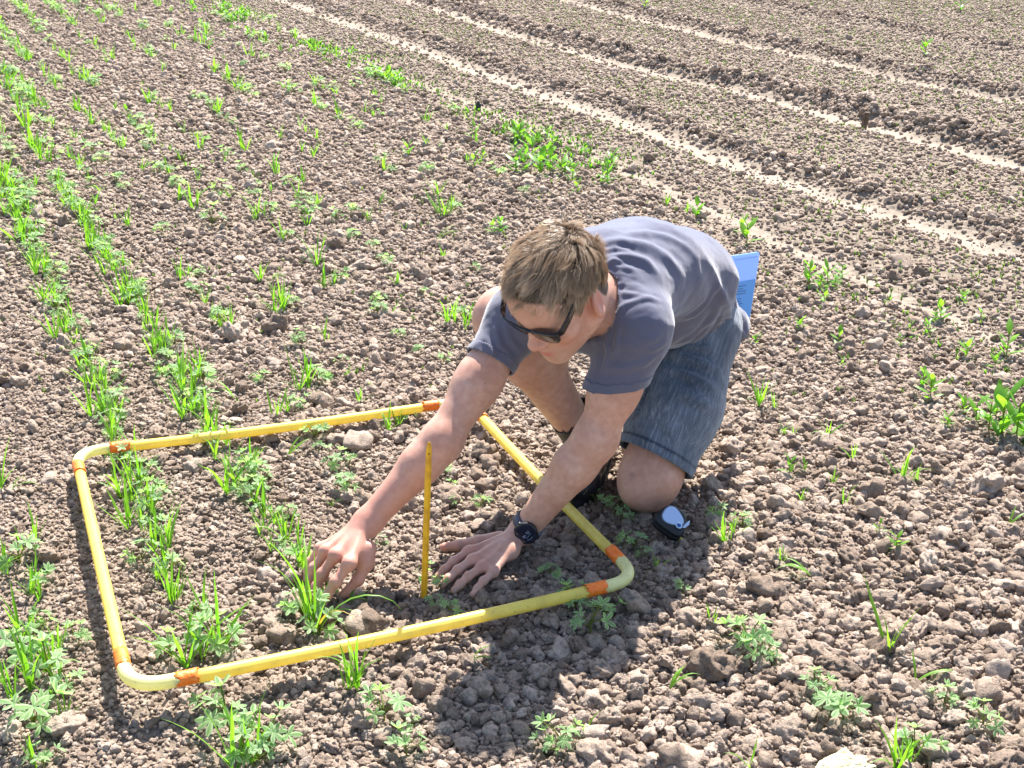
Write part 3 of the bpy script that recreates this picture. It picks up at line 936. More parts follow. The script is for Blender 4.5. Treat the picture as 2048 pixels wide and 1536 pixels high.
def label_plants():
    groups = {}
    for (o, k, x, y, h) in PLANTS:
        px, py = pix(x, y)
        inside = False
        fx, fy = (x + .40, y + 0) , 0
        # corners of the frame on the ground
        Q = [(-1.04, 2.89), (-.13, 3.22), (.24, 2.29), (-.68, 1.96)]
        inside = all((Q[(i + 1) % 4][0] - Q[i][0]) * (y - Q[i][1]) - (Q[(i + 1) % 4][1] - Q[i][1]) * (x - Q[i][0]) < 0 for i in range(4))
        if y > 4.75:
            reg = ('at the top edge' if py < 110 else 'high up' if py < 230 else 'quarter way down')
            reg = 'far off, ' + ('at far left' if px < 260 else 'left of centre' if px < 560 else 'by the seedbed edge' if px < 1000 else 'right of centre') + ' ' + reg
        elif inside: reg = 'inside the yellow frame'
        elif px < 260 and py > 700: reg = 'left of the yellow frame'
        elif px > 1440 and py > 1140: reg = 'in the bottom right corner'
        elif px > 1440 and py > 840: reg = 'right of the kneeling man'
        elif px > 1440: reg = 'behind the man to his right'
        elif px > 1060 and py > 950: reg = "in the man's shadow"
        elif py > 1290: reg = 'in front of the near pipe'
        elif px < 300: reg = 'in the left rows beyond the frame'
        elif px < 560: reg = 'behind the far left pipe'
        else: reg = 'between the far pipe and the tracks'
        groups.setdefault((KWORD[k], reg, ), []).append((px, o, h, k))
    for (w, reg), mem in groups.items():
        mem.sort(key=lambda t: t[0])
        cat = 'weed' if w.startswith('broad') else 'seedling'
        n = len(mem)
        if reg.startswith('far off'):
            for i, (px, o, h, k) in enumerate(mem):
                j = i + 1
                sfx = 'th' if 10 < j % 100 < 14 else {1: 'st', 2: 'nd', 3: 'rd'}.get(j % 10, 'th')
                tag(o, "tiny %s %s, %s" % (w, reg[9:], '%d%s from the left' % (j, sfx) if n > 1 else 'the only one'), cat, "%ss %s" % (w, reg))
            continue
        for i, (px, o, h, k) in enumerate(mem):
            if n == 1: lab = "green %s, the only one %s" % (w, reg)
            elif i == 0: lab = "green %s, leftmost of those %s" % (w, reg)
            elif i == n - 1: lab = "green %s, rightmost of those %s" % (w, reg)
            else:
                j = i + 1
                sfx = 'th' if 10 < j % 100 < 14 else {1: 'st', 2: 'nd', 3: 'rd'}.get(j % 10, 'th')
                lab = "green %s, %d%s from the left of those %s" % (w, j, sfx, reg)
            tag(o, lab, cat, "%ss %s" % (w, reg))


label_plants()
_big["label"] = "tallest cereal seedling, the tuft under the man's pointing finger"

# ------------------------------------------------------------------ quadrat frame of yellow pipe
def pipe_mat(name, c, ctrans):
    m, nt, b = new_mat(name)
    L = nt.links
    geo = N(nt, 'ShaderNodeNewGeometry')
    n = N(nt, 'ShaderNodeTexNoise', i_Scale=30.0, i_Detail=4.0)
    L.new(geo.outputs['Position'], n.inputs['Vector'])
    k = ramp(nt, [(.3, (.86, .86, .84)), (.6, (1, 1, 1))], n.outputs[0])
    cc = mixc(nt, 1.0, c, k.outputs[0], 'MULTIPLY')
    n2 = N(nt, 'ShaderNodeTexNoise', i_Scale=160.0, i_Detail=3.0)
    L.new(geo.outputs['Position'], n2.inputs['Vector'])
    dirt = ramp(nt, [(.62, (0, 0, 0)), (.74, (1, 1, 1))], n2.outputs[0])
    dm = N(nt, 'ShaderNodeMath', operation='MULTIPLY'); dm.inputs[1].default_value = .6
    L.new(dirt.outputs[0], dm.inputs[0])
    cc = mixc(nt, dm.outputs[0], cc, (.42, .32, .2))
    L.new(cc, b.inputs['Base Color'])
    b.inputs['Roughness'].default_value = .42
    b.inputs['Specular IOR Level'].default_value = .45
    tr = N(nt, 'ShaderNodeBsdfTranslucent')
    L.new(mixc(nt, 1.0, cc, (1.0, .97, .72), 'MULTIPLY'), tr.inputs['Color'])
    mx = N(nt, 'ShaderNodeMixShader'); mx.inputs[0].default_value = .36
    L.new(b.outputs[0], mx.inputs[1]); L.new(tr.outputs[0], mx.inputs[2]); L.new(mx.outputs[0], nt.nodes['Material Output'].inputs['Surface'])
    return m


M_PIPE = pipe_mat("yellow_pipe", (.97, .81, .18), None)
M_ELBOW = pipe_mat("pale_elbow", (.93, .91, .46), None)


def tape_mat():
    m, nt, b = new_mat("orange_tape")
    geo = N(nt, 'ShaderNodeNewGeometry')
    n = N(nt, 'ShaderNodeTexNoise', i_Scale=130.0, i_Detail=3.0)
    nt.links.new(geo.outputs['Position'], n.inputs['Vector'])
    k = ramp(nt, [(.3, (.88, .15, .012)), (.6, (.95, .21, .015)), (.75, (.97, .32, .06))], n.outputs[0])
    nt.links.new(k.outputs[0], b.inputs['Base Color'])
    b.inputs['Roughness'].default_value = .5
    bump(nt, b, n.outputs[0], .5, .004)
    return m


M_TAPE = tape_mat()


def ring_tube(path, rad, sides=20, wob=0.0, cap=True):
    path = [np.array(p, float) for p in path]
    n = len(path)
    V = []; F = []
    for i in range(n):
        t = path[min(i + 1, n - 1)] - path[max(i - 1, 0)]
        t /= np.linalg.norm(t)
        a = np.cross(t, (0, 0, 1)); a /= np.linalg.norm(a)
        b = np.cross(t, a)
        r = rad[i] if hasattr(rad, '__len__') else rad
        for k in range(sides):
            w = 2 * math.pi * k / sides
            rr = r * (1 + (wob * rng.normal() if wob else 0))
            sh = t * (wob * .12 * rng.normal() * (1 if i in (0, n - 1) else 0))
            V.append(path[i] + (a * math.cos(w) + b * math.sin(w)) * rr + sh)
    for i in range(n - 1):
        for k in range(sides):
            k2 = (k + 1) % sides
            F.append((i * sides + k, i * sides + k2, (i + 1) * sides + k2, (i + 1) * sides + k))
    if cap:
        F.append(tuple(range(sides))[::-1]); F.append(tuple((n - 1) * sides + k for k in range(sides)))
    return [tuple(v) for v in V], F


def quadrat():
    c = [at(151, 905, z=.052), at(933, 802, z=.045), at(1278, 1159, z=.042), at(258, 1380, z=.072)]
    root = empty("quadrat_frame", tuple(c[3] * (1, 1, 0)))
    tag(root, "square survey frame of yellow plastic pipe with orange tape at the corners", "frame")
    RP = .0118; FR = .072
    for i in range(4):
        p, a, b = c[i], c[i - 1], c[(i + 1) % 4]
        da = (a - p) / np.linalg.norm(a - p); db = (b - p) / np.linalg.norm(b - p)
        path = []
        for k in range(15):                                  # elbow: blend of the two straights
            t = k / 14
            path.append(p + da * FR * (1 - t) ** 2.0 + db * FR * t ** 2.0)
        ext = .012
        path = [p + da * (FR + ext)] + path + [p + db * (FR + ext)]
        v, f = ring_tube(path, RP * 1.06)
        mesh_obj("elbow", v, f, M_ELBOW, root)
        q = b; dq = -db
        # straight run with a very slight sag
        pts = []
        L = np.linalg.norm(b - p)
        for k in range(13):
            t = (FR + (L - 2 * FR) * k / 12) / L
            s = p + (b - p) * t
            s[2] -= .006 * math.sin(math.pi * t)
            pts.append(s)
        v, f = ring_tube(pts, RP)
        mesh_obj("pipe", v, f, M_PIPE, root)
        for d, sg in ((da, 0), (db, 1)):
            l0, l1 = FR + .001 + rng.uniform(-.004, .004), FR + .05 + rng.uniform(-.008, .006)
            pts = [p + d * (l0 + (l1 - l0) * k / 6) for k in range(7)]
            v, f = ring_tube(pts, [RP * 1.11 * (1 + rng.normal(0, .012)) for _ in range(7)], 20, .02, False)
            o = mesh_obj("tape_band", v, f, M_TAPE, root)
            md = o.modifiers.new('thickness', 'SOLIDIFY'); md.thickness = .0012
    return root


quadrat()


# ------------------------------------------------------------------ yellow marker stake
def stake():
    base = at(848, 1200, z=0.0); top = at(858.5, 884, Y=base[1] - .005)
    M, nt, b = new_mat("stake_plastic")
    geo = N(nt, 'ShaderNodeNewGeometry')
    n = N(nt, 'ShaderNodeTexNoise', i_Scale=45.0, i_Detail=5.0)
    nt.links.new(geo.outputs['Position'], n.inputs['Vector'])
    k = ramp(nt, [(.3, (.62, .30, .02)), (.55, (.83, .45, .018)), (.8, (.87, .52, .03))], n.outputs[0])
    nt.links.new(k.outputs[0], b.inputs['Base Color'])
    b.inputs['Roughness'].default_value = .4
    b.inputs['Subsurface Weight'].default_value = .15
    b.inputs['Subsurface Radius'].default_value = (.006, .004, .002)
    root = empty("marker_stake", tuple(base))
    tag(root, "thin upright orange yellow plastic marker stake beside the man's flat hand", "stake")
    ax = top - base; L = np.linalg.norm(ax); ax /= L
    X = np.array([1.0, .12, 0]); X -= ax * (X @ ax); X /= np.linalg.norm(X)
    Yv = np.cross(ax, X)
    prof = [(-1, .42), (-.55, .02), (-.16, -.32), (.16, -.32), (.55, .02), (1, .42), (.98, .62), (.5, .28), (0, .02), (-.5, .28), (-.98, .62)]
    st = [(-.05, .0062), (.1, .0062), (.5, .0062), (.8, .0060), (.90, .0058), (.955, .0053), (.985, .0040), (1.0, .0018)]
    V = []; F = []
    for (t, w) in st:
        for (a, c) in prof: V.append(tuple(base + ax * L * t + X * a * w + Yv * c * min(w, .0052)))
    n_ = len(prof)
    for i in range(len(st) - 1):
        for k_ in range(n_): F.append((i * n_ + k_, i * n_ + (k_ + 1) % n_, (i + 1) * n_ + (k_ + 1) % n_, (i + 1) * n_ + k_))
    F.append(tuple((len(st) - 1) * n_ + k_ for k_ in range(n_)))
    mesh_obj("shaft", V, F, M, root, smooth=False)
    # the little hole near its tip
    hc = base + ax * L * .93 - Yv * .0021
    hv = [tuple(hc + (X * math.cos(w) * .0013 + ax * math.sin(w) * .0022)) for w in np.linspace(0, 2 * math.pi, 12, endpoint=False)]
    hv2 = [tuple(np.array(q) + Yv * .001) for q in hv]
    mesh_obj("hole", hv + hv2, [tuple(range(12))] + [(i, (i + 1) % 12, 12 + (i + 1) % 12, 12 + i) for i in range(12)], plain("stake_hole", (.12, .05, .01), .8), root)


stake()


# ------------------------------------------------------------------ shapes with a rounded edge
def extrude(outline, depth, bev, mat_name=None, name="part", mat=None, parent=None, M=None, segs=3, smooth=True):
    """outline (closed 2d) extruded symmetrically along z with bevelled rims"""
    bm = bmesh.new()
    vs_ = [bm.verts.new((x, y, -depth / 2)) for (x, y) in outline]
    f = bm.faces.new(vs_)
    r = bmesh.ops.extrude_face_region(bm, geom=[f])
    for v in [e for e in r['geom'] if isinstance(e, bmesh.types.BMVert)]: v.co.z = depth / 2
    bmesh.ops.recalc_face_normals(bm, faces=bm.faces[:])
    if bev > 0:
        ed = [e for e in bm.edges if abs(e.verts[0].co.z - e.verts[1].co.z) < 1e-6]
        bmesh.ops.bevel(bm, geom=ed, offset=bev, segments=segs, profile=.6, affect='EDGES')
    me = bpy.data.meshes.new(name); bm.to_mesh(me); bm.free()
    if smooth: me.polygons.foreach_set('use_smooth', [True] * len(me.polygons))
    if mat: me.materials.append(mat)
    o = bpy.data.objects.new(name, me); col.objects.link(o)
    if parent is not None: o.parent = parent
    if M is not None: o.matrix_local = M
    if smooth:
        md = o.modifiers.new('normals', 'WEIGHTED_NORMAL'); md.keep_sharp = True
    return o


def oval(cx, cy, rx, ry, n=28, a0=0): return [(cx + rx * math.cos(a0 + 2 * math.pi * k / n), cy + ry * math.sin(a0 + 2 * math.pi * k / n)) for k in range(n)]


def frame_matrix(origin, xa, ya):
    xa = Vector(xa).normalized(); ya = Vector(ya); ya = (ya - xa * ya.dot(xa)).normalized(); za = xa.cross(ya)
    m = Matrix((xa, ya, za)).transposed().to_4x4(); m.translation = Vector(origin)
    return m


CAM_R = np.array([1.0, 0, 0]); CAM_U = np.array([0, SP, CP]); CAM_B = np.array([0, -CP, SP])     # camera right, up, back


def tape_measure():
    c = at(1341, 1042, z=.036)
    root = empty("tape_measure", tuple(c))
    tag(root, "black tape measure with a shiny silver oval badge by the man's knee", "tape measure")
    xa = CAM_R * .80 - CAM_U * .55 + CAM_B * .12; ya = CAM_R * .45 + CAM_U * .62 + CAM_B * -.35
    root.matrix_basis = frame_matrix(c, xa, ya) @ Matrix.Scale(.9, 4)
    blk = plain("black_rubber", (.012, .013, .016), .55, .5)
    chrome = plain("silver_badge", (.62, .70, .82), .16, .5, 1.0)
    ring = plain("dark_chrome", (.25, .29, .34), .2, .5, 1.0)
    body = [(-.036, -.018), (-.030, -.031), (.022, -.033), (.038, -.028), (.040, -.012), (.036, .010), (.022, .027), (.002, .033), (-.018, .030), (-.032, .014)]
    def smooth_poly(p, n=3):
        for _ in range(n):
            q = []
            for i in range(len(p)):
                a, b = p[i], p[(i + 1) % len(p)]
                q += [(a[0] * .75 + b[0] * .25, a[1] * .75 + b[1] * .25), (a[0] * .25 + b[0] * .75, a[1] * .25 + b[1] * .75)]
            p = q
        return p
    o = extrude(smooth_poly(body, 2), .042, .007, name="case", mat=blk, parent=root)
    extrude(smooth_poly([(p[0] * 1.05, p[1] * 1.05) for p in body], 2), .012, .003, name="grip_band", mat=plain("grip_rubber", (.02, .021, .025), .8), parent=root)
    egg = [(.000 + .026 * math.cos(w) * (1 + .12 * math.cos(w)), .003 + .020 * math.sin(w) * (1 - .28 * math.cos(w))) for w in np.linspace(0, 2 * math.pi, 36, endpoint=False)]
    badge = extrude(egg, .004, .0012, name="badge", mat=chrome, parent=root, M=Matrix.Translation((-.003, 0, .0222)))
    rim = [(p[0] * 1.1, p[1] * 1.12) for p in egg]
    extrude(rim, .003, .0008, name="badge_rim", mat=ring, parent=root, M=Matrix.Translation((-.003, 0, .0212)))
    extrude(oval(0, 0, .0085, .0075), .004, .001, name="screw_ring", mat=chrome, parent=root, M=Matrix.Translation((.021, -.008, .0240)))
    extrude(oval(0, 0, .005, .0045), .004, .001, name="screw_head", mat=plain("screw", (.05, .12, .3), .3, .5, .6), parent=root, M=Matrix.Translation((.021, -.008, .0252)))
    # chrome side flash
    extrude([(0, 0), (.006, .003), (.010, .016), (.006, .026), (.001, .014)], .004, .001, name="side_flash", mat=chrome, parent=root, M=Matrix.Translation((.030, -.006, .0195)))
    yel = plain("tape_yellow", (.75, .68, .06), .4)
    b = extrude([(.0, -.0015), (.017, -.0015), (.017, .0005), (.0, .0005)], .018, .0003, name="blade", mat=yel, parent=root, M=Matrix.Translation((.040, -.024, .0)))
    extrude([(0, -.006), (.0012, -.006), (.0012, .003), (0, .003)], .016, .0002, name="end_hook", mat=plain("hook_steel", (.5, .5, .45), .35, .5, 1.0), parent=root, M=Matrix.Translation((.057, -.024, 0)))


tape_measure()


# ------------------------------------------------------------------ blue clipboard tucked behind the man's back
def clipboard():
    TL = at(1457, 512, Y=2.985); TR = at(1519, 503, Y=3.10)
    xa = TR - TL; W = np.linalg.norm(xa); xa /= W
    d = np.array([-.028, -.0345, -.1437]); d -= xa * (d @ xa); d /= np.linalg.norm(d)
    root = empty("clipboard", tuple(TL))
    tag(root, "blue translucent plastic clipboard tucked behind the man's lower back", "clipboard")
    root.matrix_basis = frame_matrix(TL, xa, -d)
    def plastic(nm, c, alpha):
        m, nt, b = new_mat(nm)
        b.inputs['Base Color'].default_value = (*c, 1); b.inputs['Roughness'].default_value = .28
        tr = N(nt, 'ShaderNodeBsdfTranslucent'); tr.inputs['Color'].default_value = (*c, 1)
        mx = N(nt, 'ShaderNodeMixShader'); mx.inputs[0].default_value = alpha
        nt.links.new(b.outputs[0], mx.inputs[1]); nt.links.new(tr.outputs[0], mx.inputs[2])
        nt.links.new(mx.outputs[0], nt.nodes['Material Output'].inputs['Surface'])
        return m
    H = .175; r = .012
    def rrect(x0, y0, x1, y1, r):
        p = []
        for (cx, cy, a) in ((x1 - r, y1 - r, 0), (x0 + r, y1 - r, 90), (x0 + r, y0 + r, 180), (x1 - r, y0 + r, 270)):
            for k in range(5):
                w = R(a + 22.5 * k); p.append((cx + r * math.cos(w), cy + r * math.sin(w)))
        return p
    extrude(rrect(0, -H, W, 0, r), .0035, .0008, name="board", mat=plastic("blue_plastic", (.44, .63, .97), .5), parent=root, smooth=False)
    # printed sheet under the lower part of the cover
    sh = extrude(rrect(.004, -H + .005, W - .004, -.066, .004), .0012, 0, name="printed_sheet", mat=plastic("blue_sheet", (.17, .52, .94), .35), parent=root, M=Matrix.Translation((0, 0, .0026)), smooth=False)
    ink = plain("ink", (.01, .05, .22), .6)
    y = -.078
    for k in range(10):
        if k in (4, 8): y -= .006
        w = W * rng.uniform(.45, .62)
        q = extrude([(0, 0), (w, 0), (w, .0013), (0, .0013)], .0006, 0, name="printed_line", mat=ink, parent=sh, M=Matrix.Translation((W * .12, y, .0008)), smooth=False)
        y -= .0062
    extrude([(0, 0), (W * .72, 0), (W * .72, .0016), (0, .0016)], .0008, 0, name="moulded_line", mat=plastic("pale_blue_edge", (.45, .58, .9), .4), parent=root, M=Matrix.Translation((W * .2, -.012, .0022)), smooth=False)


clipboard()


# ------------------------------------------------------------------ small things lying in the field
def rock(name, p, s, mat, seed, label, cat):
    me = clod_mesh(name, seed, 4, .3, 6)
    me.materials.clear(); me.materials.append(mat)
    o = bpy.data.objects.new(name, me); col.objects.link(o)
    o.location = p; o.scale = s; o.rotation_euler = (.1, -.12, .35)
    tag(o, label, cat)


m_, nt_, b_ = new_mat("pale_stone")
tc_ = N(nt_, 'ShaderNodeTexCoord')
n_ = N(nt_, 'ShaderNodeTexNoise', i_Scale=3.0, i_Detail=6.0)
nt_.links.new(tc_.outputs['Object'], n_.inputs['Vector'])
k_ = ramp(nt_, [(.3, (.45, .36, .20)), (.5, (.66, .57, .33)), (.7, (.78, .73, .55))], n_.outputs[0])
nt_.links.new(k_.outputs[0], b_.inputs['Base Color'])
b_.inputs['Roughness'].default_value = .8
bump(nt_, b_, n_.outputs[0], .5, .1)
if 'clod_mesh' in globals(): rock("pale_stone", tuple(at(1672, 1540, z=.015)), (.052, .030, .022), m_, 811, "pale yellowish stone cut off by the bottom edge of the picture", "stone")


def peg():
    p = at(1727, 256, z=-.01)
    root = empty("wooden_peg", tuple(p)); tag(root, "short brown wooden peg standing beside the second pale wheel track", "peg")
    m, nt, b = new_mat("weathered_wood")
    tc = N(nt, 'ShaderNodeTexCoord'); n = N(nt, 'ShaderNodeTexNoise', i_Scale=30.0, i_Detail=4.0)
    nt.links.new(tc.outputs['Object'], n.inputs['Vector'])
    k = ramp(nt, [(.3, (.07, .045, .03)), (.7, (.17, .115, .08))], n.outputs[0]); nt.links.new(k.outputs[0], b.inputs['Base Color']); b.inputs['Roughness'].default_value = .9
    bm = bmesh.new(); bmesh.ops.create_cube(bm, size=1)
    for v in bm.verts:
        t = v.co.z + .5
        v.co = (v.co.x * (.022 + .010 * t) + .006 * t, v.co.y * (.020 + .008 * t), -.03 + t * .105 + (.008 * v.co.x if t > .5 else 0))
    bmesh.ops.bevel(bm, geom=bm.edges[:], offset=.003, segments=2, affect='EDGES')
    me = bpy.data.meshes.new("shaft"); bm.to_mesh(me); bm.free(); me.materials.append(m)
    o = bpy.data.objects.new("shaft", me); col.objects.link(o); o.parent = root; o.rotation_euler = (0, .07, .5)
    bm = bmesh.new(); bmesh.ops.create_cone(bm, segments=10, radius1=.017, radius2=.013, depth=.006, cap_ends=True)
    me = bpy.data.meshes.new("top"); bm.to_mesh(me); bm.free(); me.materials.append(m)
    o = bpy.data.objects.new("top", me); col.objects.link(o); o.parent = root; o.location = (.012, 0, .077); o.scale = (1, .9, 1)


peg()


def black_marker():
    p = at(957, 221, z=0)
    root = empty("black_marker", tuple(p)); tag(root, "small black plastic marker standing upright on the seedbed edge", "marker")
    m = plain("black_plastic", (.008, .009, .012), .5)
    out = [(-.013, -.02), (.012, -.02), (.014, .014), (.008, .024), (.006, .034), (-.004, .036), (-.010, .026), (-.014, .012)]
    extrude(out, .016, .004, name="body", mat=m, parent=root, M=Matrix.Translation((0, 0, .014)) @ Matrix.Rotation(R(82), 4, 'X'))
    extrude([(0, 0), (.016, -.002), (.018, .006), (.002, .009)], .009, .002, name="tab", mat=m, parent=root, M=Matrix.Translation((.008, 0, .026)) @ Matrix.Rotation(R(82), 4, 'X'))


black_marker()

# ------------------------------------------------------------------ modelling by distance fields
class Cone:
    """tapered limb a->b; flat: direction that is squeezed by factor s"""
    def __init__(s, a, b, ra, rb, k=.02, flat=None, sq=1.0, sub=False):
        s.a = np.array(a, float); s.b = np.array(b, float); s.ra = ra; s.rb = rb; s.k = k; s.sub = sub
        s.n = None if flat is None else np.array(flat, float) / np.linalg.norm(flat); s.sq = sq
        s.c = (s.a + s.b) / 2; s.R = np.linalg.norm(s.b - s.a) / 2 + max(ra, rb) * max(1, sq)
    def d(s, p):
        ba = s.b - s.a; pa = p - s.a
        t = np.clip(pa @ ba / max(ba @ ba, 1e-12), 0, 1)
        v = pa - t[:, None] * ba
        if s.n is not None:
            q = v @ s.n
            v = v + np.outer(q * (1 / s.sq - 1), s.n)
        d = np.linalg.norm(v, axis=1) - (s.ra + (s.rb - s.ra) * t)
        return d * (min(1, s.sq) + 1) / 2 if s.n is not None else d


class Ell:
    def __init__(s, c, axes, r, k=.02, sub=False):
        s.c = np.array(c, float); s.A = np.array(axes, float); s.r = np.array(r, float); s.k = k; s.sub = sub
        s.R = s.r.max()
    def d(s, p):
        q = (p - s.c) @ s.A.T
        k0 = np.linalg.norm(q / s.r, axis=1); k1 = np.linalg.norm(q / (s.r * s.r), axis=1)
        return k0 * (k0 - 1) / (k1 + 1e-9)


def smin(a, b, k):
    h = np.maximum(k - np.abs(a - b), 0) / k
    return np.minimum(a, b) - h * h * k * .25


def field(prims, p):
    d = np.full(len(p), 1e3)
    for q in prims:
        e = q.d(p)
        if q.sub: d = -smin(-d, e, q.k)
        else: d = smin(d, e, q.k)
    return d


def skin_of(prims, h, pad=.02, B=14):
    """surface of the field as verts, quads (surface nets on a sparse grid)"""
    add = [q for q in prims if not q.sub]
    lo = np.min([q.c - q.R for q in add], 0) - pad
    hi = np.max([q.c + q.R for q in add], 0) + pad
    nb = np.ceil((hi - lo) / h / B).astype(int)
    n = nb * B + 1
    V = np.full(n, 1.0, np.float32)
    C = np.array([q.c for q in prims]); RR = np.array([q.R + q.k for q in prims])
    g = np.arange(B + 1)
    gx, gy, gz = np.meshgrid(g, g, g, indexing='ij')
    loc = np.stack([gx, gy, gz], -1).reshape(-1, 3) * h
    half = B * h * .5 * math.sqrt(3)
    for i in range(nb[0]):
        for j in range(nb[1]):
            for k in range(nb[2]):
                o = lo + np.array([i, j, k]) * B * h
                c = o + B * h * .5
                near = np.linalg.norm(C - c, axis=1) < RR + half + h
                if not near.any(): continue
                sel = [q for q, f in zip(prims, near) if f]
                if all(q.sub for q in sel): continue
                d0 = field(sel, c[None])[0]
                if d0 > half * 1.3 + .01: continue
                if d0 < -half * 2.2:
                    V[i * B:(i + 1) * B + 1, j * B:(j + 1) * B + 1, k * B:(k + 1) * B + 1] = -1; continue
                d = field(sel, loc + o)
                V[i * B:(i + 1) * B + 1, j * B:(j + 1) * B + 1, k * B:(k + 1) * B + 1] = d.reshape(B + 1, B + 1, B + 1)
    ins = V < 0
    s = np.zeros(np.array(V.shape) - 1, np.int8)
    for a in (0, 1):
        for b in (0, 1):
            for c in (0, 1):
                s += ins[a:V.shape[0] - 1 + a, b:V.shape[1] - 1 + b, c:V.shape[2] - 1 + c]
    act = (s > 0) & (s < 8)
    idx = np.argwhere(act)
    vid = np.full(s.shape, -1, np.int32); vid[act] = np.arange(len(idx))
    pos = np.zeros((len(idx), 3)); cnt = np.zeros(len(idx))
    cor = [(a, b, c) for a in (0, 1) for b in (0, 1) for c in (0, 1)]
    for p in cor:
        for ax in range(3):
            if p[ax]: continue
            q = list(p); q[ax] = 1
            va = V[idx[:, 0] + p[0], idx[:, 1] + p[1], idx[:, 2] + p[2]]; vb = V[idx[:, 0] + q[0], idx[:, 1] + q[1], idx[:, 2] + q[2]]
            m = (va < 0) != (vb < 0)
            t = np.where(m, va / np.where(va == vb, 1, va - vb), 0)
            e = np.tile(np.array(p, float), (len(idx), 1)); e[:, ax] += t
            pos[m] += e[m]; cnt[m] += 1
    P = lo + (idx + pos / np.maximum(cnt, 1)[:, None]) * h
    Q = []
    for ax in range(3):
        sl0 = [slice(None)] * 3; sl1 = [slice(None)] * 3
        sl0[ax] = slice(0, -1); sl1[ax] = slice(1, None)
        A, Bv = ins[tuple(sl0)], ins[tuple(sl1)]
        e = np.argwhere(A != Bv)
        o1, o2 = [k for k in range(3) if k != ax]
        ok = (e[:, o1] > 0) & (e[:, o2] > 0) & (e[:, o1] < s.shape[o1]) & (e[:, o2] < s.shape[o2])
        e = e[ok]
        fl = A[e[:, 0], e[:, 1], e[:, 2]]
        if ax == 1: fl = ~fl
        def cell(d1, d2):
            c = e.copy(); c[:, o1] += d1; c[:, o2] += d2
            return vid[c[:, 0], c[:, 1], c[:, 2]]
        q = np.stack([cell(-1, -1), cell(0, -1), cell(0, 0), cell(-1, 0)], -1)
        q[~fl] = q[~fl][:, ::-1]
        Q.append(q)
    Q = np.concatenate(Q)
    Q = Q[(Q >= 0).all(1)]
    return P, Q


def relax(P, Q, it=2, f=.5):
    E = np.concatenate([Q[:, [0, 1]], Q[:, [1, 2]], Q[:, [2, 3]], Q[:, [3, 0]]])
    E = np.concatenate([E, E[:, ::-1]])
    cnt = np.bincount(E[:, 0], minlength=len(P))[:, None]
    for _ in range(it):
        S = np.stack([np.bincount(E[:, 0], weights=P[E[:, 1], k], minlength=len(P)) for k in range(3)], -1)
        P = P + f * (S / np.maximum(cnt, 1) - P)
    return P


def normals_of(P, Q):
    n = np.cross(P[Q[:, 2]] - P[Q[:, 0]], P[Q[:, 3]] - P[Q[:, 1]])
    N_ = np.zeros_like(P)
    for k in range(4):
        for a in range(3): N_[:, a] += np.bincount(Q[:, k], weights=n[:, a], minlength=len(P))
    return N_ / (np.linalg.norm(N_, axis=1)[:, None] + 1e-12)


def raw_mesh(name, P, Q, mat):
    me = bpy.data.meshes.new(name)
    me.vertices.add(len(P)); me.vertices.foreach_set('co', P.astype(np.float32).ravel())
    me.loops.add(Q.size); me.loops.foreach_set('vertex_index', Q.ravel().astype(np.int32))
    me.polygons.add(len(Q)); me.polygons.foreach_set('loop_start', np.arange(0, Q.size, 4, dtype=np.int32))
    me.polygons.foreach_set('use_smooth', np.ones(len(Q), bool))
    me.update(); me.validate()
    me.materials.append(mat)
    return me


def unit(v): v = np.array(v, float); return v / np.linalg.norm(v)


# ------------------------------------------------------------------ the man: joints
sh_l = np.array([.245, 2.46, .500]); el_l = at(1190, 880, Y=2.44); wr_l = at(1047, 1062, z=.052)
sh_r = np.array([.010, 2.585, .474]); el_r = at(882, 884, Y=2.43); wr_r = at(735, 1045, z=.128)
hip_l = np.array([.428, 2.85, .345]); kn_l = at(1296, 958, z=.072); an_l = np.array([.405, 3.00, .075])
hip_r = np.array([.275, 2.93, .385]); kn_r = np.array([-.014, 2.70, .432]); an_r = np.array([.160, 2.815, .105])
pelvis = (hip_l + hip_r) / 2 + np.array([0, .01, .03])
spine = [pelvis, np.array([.335, 2.805, .485]), np.array([.265, 2.695, .540]), np.array([.185, 2.60, .535]), np.array([.125, 2.535, .512])]
LAT = unit(sh_l - sh_r)                                     # across the shoulders, towards his left
neck0 = np.array([.128, 2.515, .555])
# head axes (left, up, forward) from the way the face is turned
def camv(r, u, b): return CAM_R * r + CAM_U * u + CAM_B * b
HF = unit(camv(-.544, -.761, .335)); HL = camv(.77, -.30, .57); HL = unit(HL - HF * (HL @ HF)); HU = np.cross(HF, HL)
HC = at(1119, 588, Y=2.375)
HS = .945


def hd(x, y, z): return HC + (HL * x + HU * y + HF * z) * HS
HA = np.array([HL, HU, HF])


